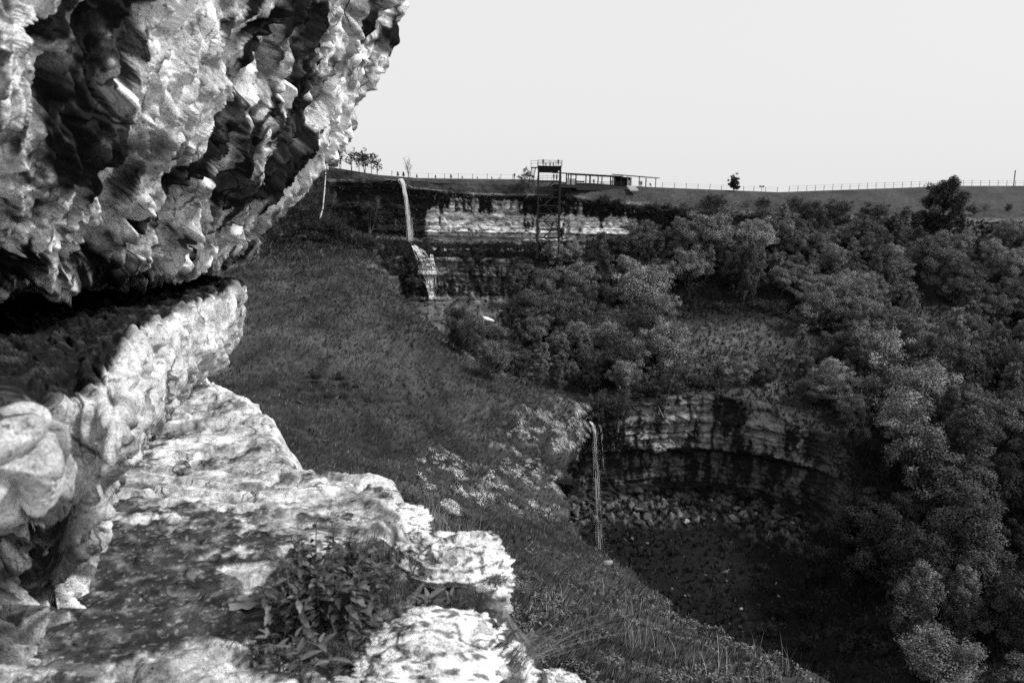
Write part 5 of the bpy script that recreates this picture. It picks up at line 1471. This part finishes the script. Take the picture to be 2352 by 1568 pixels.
# ------------------------------------------------------------------ foreground plants
M_HERB = tone_mat('herb_leaf', (30, .25), (120, .2), .2, .003, rough=.55, spec=.3)
M_STEM = plain_mat('herb_stem', .10, var=.3, scale=20)
def leaf_mesh(name, L, W, seed, tone, teeth=.12, fold=.25, curl=.35):
    r = np.random.default_rng(seed); n = 9
    t = np.linspace(0, 1, n); w = W * .5 * np.sin(np.pi * t ** .75) ** .9; w[-1] = 0; w[0] = W * .03
    w = w * (1 + teeth * (np.arange(n) % 2 - .5))
    x = L * t; z = L * (.30 * t - curl * t * t)
    mid = np.stack([x, 0 * t, z - fold * w], -1); lf = np.stack([x, w, z], -1); rt = np.stack([x, -w, z], -1)
    V = np.stack([lf, mid, rt], 1).reshape(-1, 3); i = np.arange(n * 3).reshape(n, 3)
    Fc = np.concatenate([np.stack([i[:-1, a], i[1:, a], i[1:, a + 1], i[:-1, a + 1]], -1) for a in (0, 1)])
    tn = np.repeat(tone * (1 + .15 * r.normal(size=n)), 3); tn[1::3] *= 1.35
    me = mesh_np(name, V, Fc, {'tone': tn}); me.materials.append(M_HERB)
    return me
NET = [leaf_mesh('nettle_leaf', .058, .026, k, tn, .25, .3, curl=.30 + .14 * k) for k, tn in enumerate((.030, .045, .070, .022))]
BRO = [leaf_mesh('broad_leaf', .115, .042, 10 + k, tn, .05, .3, .30 + .1 * k) for k, tn in enumerate((.045, .075, .03))]
def put_leaf(parent, me, p, az, el, s, roll=0.0):
    o = link('leaf', me, None, parent); o.location = p
    o.rotation_euler = (roll, -el, az); o.scale = (s, s, s)
def nettle(px, py, H, label, lean, n=11, s=1.0, bv=(BV_FLOOR,), group=None):
    g = ground(px, py, bv) or ground(px, py, (BV_HILL,))
    o = empty('nettle_plant', g, 0, label=label, category='plant')
    az = rnd.random() * 6.28
    top = Vector((lean[0] * H, lean[1] * H, H))
    P0 = [Vector((0, 0, -.02)), Vector((top.x * .25, top.y * .25, H * .5)), top]
    pts = [(1-t)**2 * P0[0] + 2*t*(1-t) * P0[1] + t*t * P0[2] for t in [k_ / 7 for k_ in range(8)]]
    V, Fc = tube([list(q) for q in pts], np.linspace(.0045, .002, 8), 5)
    link('stem', mesh_np('stem', V, Fc), M_STEM, o)
    for k in range(n):
        t = .15 + .85 * k / n; i = t * 7; a = min(int(i), 6); p = pts[a].lerp(pts[a + 1], i - a)
        sc = s * (.65 + .75 * math.sin(math.pi * min(1, t * .85 + .12))) * rnd.uniform(.85, 1.2)
        for m in range(2):
            put_leaf(o, rnd.choice(NET), p, az + k * 1.571 + m * math.pi + rnd.uniform(-.3, .3), rnd.uniform(-.35, .35) + .25 * (t > .85), sc, rnd.uniform(-.4, .4))
    return o
NP = [(700,1440,.40,(-.05,0)),(725,1425,.46,(.02,.05)),(755,1410,.42,(.08,0)),(785,1415,.40,(.15,.1)),(670,1450,.30,(-.15,0)),(640,1470,.24,(-.25,0)),(815,1420,.36,(.2,0)),(735,1460,.30,(0,-.1)),(770,1465,.30,(.1,-.1)),(800,1470,.26,(.12,-.1)),(700,1480,.24,(-.1,-.1)),(840,1440,.28,(.25,.1)),(760,1380,.34,(.05,.1)),(790,1375,.34,(.12,.1))]
NL = ['leftmost tall stem of the nettle clump on the ledge','tallest nettle stem in the middle of the clump','tall nettle stem just right of the tallest one','leaning nettle stem on the right of the clump','short nettle leaning left out of the clump','lowest nettle at the left foot of the clump','nettle leaning right over the soil between clump and boulder','front nettle at the foot of the tallest stem','front nettle right of the clump foot','small front nettle nearest the rounded boulder','small front nettle at the left foot of the clump','outer nettle nearest the rounded boulder','back nettle behind the clump, left','back nettle behind the clump, right']
for (px, py, H, ln), lab in zip(NP, NL):
    nettle(px, py, H, lab, ln, 15, .85)
for k in range(16):                                    # the thick of the clump
    nettle(rnd.uniform(660, 860), rnd.uniform(1395, 1475), rnd.uniform(.20, .38), 'nettle stem in the thick of the clump on the ledge', (rnd.uniform(-.15, .25), rnd.uniform(-.1, .1)), 12, .8)['group'] = 'nettles in the thick of the clump'
def broadleaf(px, py, n, s, label, bv=(BV_FLOOR,)):
    g = ground(px, py, bv) or ground(px, py, (BV_HILL,))
    o = empty('broadleaf_herb', g, 0, label=label, category='plant')
    V, Fc = tube([(0, 0, -.02), (.003, .002, .05 * s), (.004, 0, .11 * s)], [.006, .005, .003], 5)
    link('stem', mesh_np('stem', V, Fc), M_STEM, o)
    for k in range(n):
        z = (.02 + .10 * k / n) * s
        put_leaf(o, rnd.choice(BRO), (0, 0, z), k * 2.4 + rnd.uniform(-.3, .3), rnd.uniform(.0, .75), s * rnd.uniform(.4, .8), rnd.uniform(-.4, .4))
BL = [(985,1440,18,1.25,'broad-leaved plant with large pale leaves between the two boulders'),(955,1425,12,1.0,'broad-leaved plant left of the large-leaved one between the boulders'),(1035,1415,12,.9,'broad-leaved plant on the near side of the rounded boulder'),
      (590,1530,12,.85,'low leafy herb at the left end of the bottom plant bed'),(640,1545,14,.95,'low leafy herb second in the bottom plant bed'),(690,1560,14,1.0,'low leafy herb in the middle of the bottom plant bed'),(735,1530,12,.9,'low leafy herb right of the middle in the bottom plant bed'),(615,1500,10,.75,'small leafy herb behind the bottom plant bed, left'),(680,1510,12,.8,'small leafy herb behind the bottom plant bed, middle'),(760,1580,14,1.0,'leafy herb beside the bright boulder at the bottom edge'),
      (1140,1470,12,.8,'dark leafy herb at the outer edge of the rounded boulder'),(1165,1500,10,.7,'small leafy herb at the brink right of the bright boulder'),(870,1300,12,.7,'leafy herb in the gap behind the nettle clump'),(900,1340,12,.7,'leafy herb in the gap beside the rounded boulder'),(830,1500,10,.7,'leafy herb between the nettles and the bright boulder')]
for a in BL:
    broadleaf(*a)

def tuft(px, py, n, H, label, bias=(0, 0, 0), tone=.09, z=None, spread=.05, width=.0016, bv=(BV_FLOOR,), name='grass_tuft', cat='grass tuft'):
    r = np.random.default_rng(int(px * 7 + py))
    g = Vector(Pz(px, py, z)) if z is not None else (ground(px, py, bv) or ground(px, py, (BV_HILL,)))
    m = 6; k = n
    base = r.normal(size=(k, 3)) * spread * np.array([1, 1, 0.1])
    a = r.random(k) * 6.283; sp = .25 + .75 * r.random(k)
    out = np.stack([np.cos(a) * sp, np.sin(a) * sp, np.zeros(k)], -1) * .55 + np.array(bias)
    L = H * (.5 + .7 * r.random(k))
    t = np.linspace(0, 1, m)[None, :, None]
    c = base[:, None] + (np.array([0, 0, 1.]) * (t - .45 * t * t) + out[:, None] * (t * t * .9 + .15 * t)) * L[:, None, None]
    c[:, :, 2] -= .01
    sd = np.stack([-np.sin(a), np.cos(a), 0 * a], -1)[:, None] * (width * (1 - .9 * t)) * (.6 + .8 * r.random((k, 1, 1)))
    V = np.stack([c - sd, c + sd], 2).reshape(-1, 3); i = np.arange(k * m * 2).reshape(k, m, 2)
    Fc = np.stack([i[:, :-1, 0], i[:, :-1, 1], i[:, 1:, 1], i[:, 1:, 0]], -1).reshape(-1, 4)
    tn = np.repeat(tone * (.4 + 1.2 * r.random(k)), m * 2)
    o = link(name, mesh_np(name, V, Fc, {'tone': tn}, smooth=False), M_GRASS, None, label=label, category=cat)
    o.location = g
    return o
tuft(1135, 1335, 260, .13, 'fine grass tuft hanging over the outer side of the rounded boulder', (.35, -.1, -.5), .10, -1.72, .025, .0012)
tuft(1080, 1365, 200, .09, 'fine grass tuft on the front of the rounded boulder', (.1, -.2, -.1), .09, -1.74, .03, .0012)
tuft(945, 1345, 160, .08, 'small grass tuft at the left end of the rounded boulder', (-.1, -.1, 0), .06, None, .03, .0012)
tuft(1095, 1500, 120, .07, 'small grass tuft growing on the bright boulder', (0, 0, .2), .08, -1.70, .012, .0012)
tuft(1175, 1530, 90, .22, 'large grass tuft with long blades arching right at the brink', (.75, .1, .0), .13, None, .03, .0018)
tuft(1185, 1560, 22, .34, 'few long pale grass blades reaching out over the slope', (1.0, .2, .15), .26, None, .02, .0016)
tuft(700, 1520, 240, .16, 'dark grass tuft in front of the nettle clump', (.2, -.1, 0), .06, None, .06, .0018)
tuft(620, 1475, 160, .12, 'dark grass tuft at the left of the nettle clump', (-.2, -.1, 0), .05, None, .05, .0016)
tuft(770, 1500, 220, .15, 'dark grass tuft between nettles and bright boulder', (.2, 0, 0), .06, None, .06, .0018)
tuft(880, 1370, 240, .16, 'grass tuft filling the gap behind the rounded boulder', (.1, .1, 0), .06, None, .07, .0018)
tuft(850, 1275, 240, .15, 'grass tuft under the edge of the pale slab', (.2, .1, 0), .06, None, .07, .0018)
tuft(1020, 1530, 60, .06, 'tiny grass tuft at the bottom of the bright boulder', (0, 0, .2), .07, -1.72, .01, .0012)
for n_, (px, py, H) in enumerate([(955,1215,.9),(985,1230,1.0),(1015,1240,.9),(1045,1255,.9),(1000,1200,.8),(930,1250,.6),(1080,1270,.8),(1120,1290,.8)]):
    tuft(px, py, 90, H, ['dry stalk bunch closest beneath the slab corner','tall dry stalk bunch second from the slab','dry stalk bunch third from the slab','dry stalk bunch above the rounded boulder','back dry stalk bunch beyond the slab corner','low dry stalk bunch under the slab edge','dry stalk bunch right of the rounded boulder top','outermost dry stalk bunch right of the rounded boulder'][n_], (.15, .1, .2), .22, None, .22, .004, (BV_HILL,), 'dry_stalks', 'grass')
r_ = np.random.default_rng(9)
for k in range(26):
    px = r_.uniform(1280, 1830); py = 1300 + (px - 1280) * .42 + r_.uniform(20, 150)
    if ground(px, py, (BV_HILL,)) is not None:
        tuft(px, py, 14, .55, 'thin dry stalks standing on the brink of the near slope', (.1, .1, .3), .24, None, .12, .004, (BV_HILL,), 'dry_stalks', 'grass')['group'] = 'dry stalks along the brink of the near slope'

# puddle on the ledge
q = ground(560, 1396, (BV_FLOOR,))
a = np.linspace(0, 6.283, 40, endpoint=False); rr_ = .034 * (1 + .35 * np.sin(2 * a + 1) + .2 * np.sin(5 * a)); 
V = np.concatenate([[[0, 0, 0]], np.stack([np.cos(a) * rr_ * 1.5, np.sin(a) * rr_ * 1.3, 0 * a], -1)])
Fc = np.array([[0, k + 1, (k + 1) % 40 + 1] for k in range(40)])
mw, nt, b = new_mat('still_water'); b.inputs['Base Color'].default_value = grey(.22); b.inputs['Roughness'].default_value = .12; b.inputs['Specular IOR Level'].default_value = .5
o = link('puddle', mesh_np('puddle', V, Fc), mw, None, label='small grey puddle on the rock ledge left of the nettles', category='puddle'); o.location = q + Vector((0, 0, .012))

# ------------------------------------------------------------------ shrubs on ledges and rim
SH = [('scrub along the top of the upper cliff', [(1225,452),(1440,455),(1560,485),(1560,505),(1300,485),(1225,480)], 26, ['shrub_b','shrub_a'], (1.4, 2.4)),
      ('brushwood lining the rim above the right-hand wood', [(1540,470),(1800,470),(2080,490),(2080,545),(1800,540),(1560,520)], 40, ['brush_a','brush_a','shrub_b'], (3.0, 5.2)),
      ('shrubs on the ledge below the pale cliff', [(1030,578),(1330,578),(1400,600),(1330,640),(1230,640),(1190,605),(1040,596)], 26, ['shrub_a','shrub_b'], (1.4, 2.6)),
      ('dark shrubs beside the cascade', [(870,590),(945,590),(955,640),(960,690),(930,690),(890,640)], 12, ['shrub_b','shrub_a'], (2.2, 3.4)),
      ('shrubs on the slope under the white birch', [(690,470),(770,510),(860,560),(850,600),(780,575),(700,540)], 16, ['shrub_a','shrub_b'], (1.4, 2.8)),
      ('shrubs at the foot of the meadow', [(2080,500),(2230,480),(2420,480),(2420,560),(2230,545),(2100,560)], 16, ['shrub_a','brush_a','round_b'], (2.2, 4.2)),
      ('scattered shrubs at the edge of the clearing', [(1500,690),(1560,700),(1840,700),(1850,850),(1840,860),(1835,740),(1560,705),(1520,840)], 7, ['shrub_b'], (1.2, 2.2)),
      ('shrubs at the gorge rim', [(1380,925),(1500,905),(1540,885),(1650,885),(1640,893),(1560,895),(1500,915)], 9, ['shrub_a','shrub_b'], (1.8, 3.0)),
      ('dark shrubs in the hillside gully', [(690,850),(840,880),(850,925),(760,920),(690,890)], 12, ['shrub_b'], (.5, 1.1)),
      ('low shrubs on the gorge floor', [(1650,1240),(1850,1270),(1950,1400),(2080,1540),(1900,1568),(1700,1440)], 18, ['shrub_b'], (1.2, 2.2))]
for gname, poly, n, keys, hr in SH:
    x0, x1 = min(p[0] for p in poly), max(p[0] for p in poly); y0, y1 = min(p[1] for p in poly), max(p[1] for p in poly)
    made = 0
    for k in range(600):
        if made >= n: break
        px, py = rnd.uniform(x0, x1), rnd.uniform(y0, y1)
        if not inside(px, py, poly): continue
        g = ground(px, py, (BV_FAR,) if 'gorge' in gname else None)
        if g is None: continue
        key = rnd.choice(keys)
        word = {'shrub_a': 'leafy shrub', 'shrub_b': 'low dark shrub', 'brush_a': 'twiggy brushwood shrub', 'round_b': 'bushy shrub'}[key]
        plant_tree(key, (g.x, g.y, g.z - .15), rnd.uniform(*hr), rnd.random() * 6.28, word + ' among the ' + gname, 'shrub', gname, rnd.uniform(.9, 1.3), name=None if key != 'round_b' else 'shrub')
        made += 1
for n_, px in enumerate([914, 927, 958, 1000, 1036, 1062, 1096, 1130, 1146]):
    g = sky_pt(px, .6)
    plant_tree('cone_a', (g.x, g.y, g.z - .1), rnd.uniform(.5, 1.5), rnd.random() * 6, 'knee-high conifer sapling by the rim fence left of the tower', 'sapling', 'saplings by the rim fence', 1.2, name='conifer_sapling')
# white birch leaning beside the stair, its crown behind the overhang
g = ground(736, 508, (BV_HILL, BV_FAR)); tp = P(753, 352, g.y - 1.0)
o = empty('birch_tree', g, 0, label='leaning white-trunked birch beside the hillside stair, crown touching the overhang', category='tree')
mB, nt, b = new_mat('birch_bark')
tc = N(nt, 'ShaderNodeTexCoord'); wv = N(nt, 'ShaderNodeTexNoise'); wv.inputs['Scale'].default_value = 1.0; mp = N(nt, 'ShaderNodeMapping'); mp.inputs['Scale'].default_value = (1, 1, 2.6)
nt.links.new(tc.outputs['Object'], mp.inputs['Vector']); nt.links.new(mp.outputs['Vector'], wv.inputs['Vector'])
cr = N(nt, 'ShaderNodeValToRGB'); cr.color_ramp.elements[0].position = .36; cr.color_ramp.elements[0].color = grey(.04); cr.color_ramp.elements[1].position = .47; cr.color_ramp.elements[1].color = grey(.72)
nt.links.new(wv.outputs['Fac'], cr.inputs['Fac']); nt.links.new(cr.outputs['Color'], b.inputs['Base Color'])
d_ = Vector(tp) - g
pts = [Vector((-.6, 0, -.5)), Vector((.0, 0, .9)), d_ * .2 + Vector((.25, 0, 0)), d_ * .45 + Vector((.2, 0, 0)), d_ * .75, d_]
V, Fc = tube([list(q) for q in pts], [.24, .2, .17, .15, .11, .05], 7); link('trunk', mesh_np('trunk', V, Fc), mB, o)
rg = np.random.default_rng(4); cs = np.array([list(d_ * f + Vector((rg.normal() * .9 + .5, rg.normal(), rg.normal() * .5))) for f in np.linspace(.72, 1.12, 26)])
V, Fc, tn = leaves(rg, cs, np.full(26, .6), 900, .12, tone=(.07, .03), droop=.6); link('crown', mesh_np('crown', V, Fc, {'tone': tn}, smooth=False), M_LEAF, o)

# things that share a description are told apart by their place in the picture
ORD = 'first second third fourth fifth sixth seventh eighth ninth tenth eleventh twelfth thirteenth fourteenth fifteenth sixteenth seventeenth eighteenth nineteenth twentieth'.split() + ['twenty-' + w for w in 'first second third fourth fifth sixth seventh eighth ninth'.split()]
same = {}
for o in list(COL.objects):
    if o.parent is None and 'label' in o and o.get('category'):
        same.setdefault(o['label'], []).append(o)
for lab, obs in same.items():
    if len(obs) > 1:
        obs.sort(key=lambda o: float(proj(np.array(o.location))[0]))
        for k, o in enumerate(obs):
            o['label'] = (ORD[k] if k < len(ORD) else 'number %d' % (k + 1)) + '-from-left ' + lab
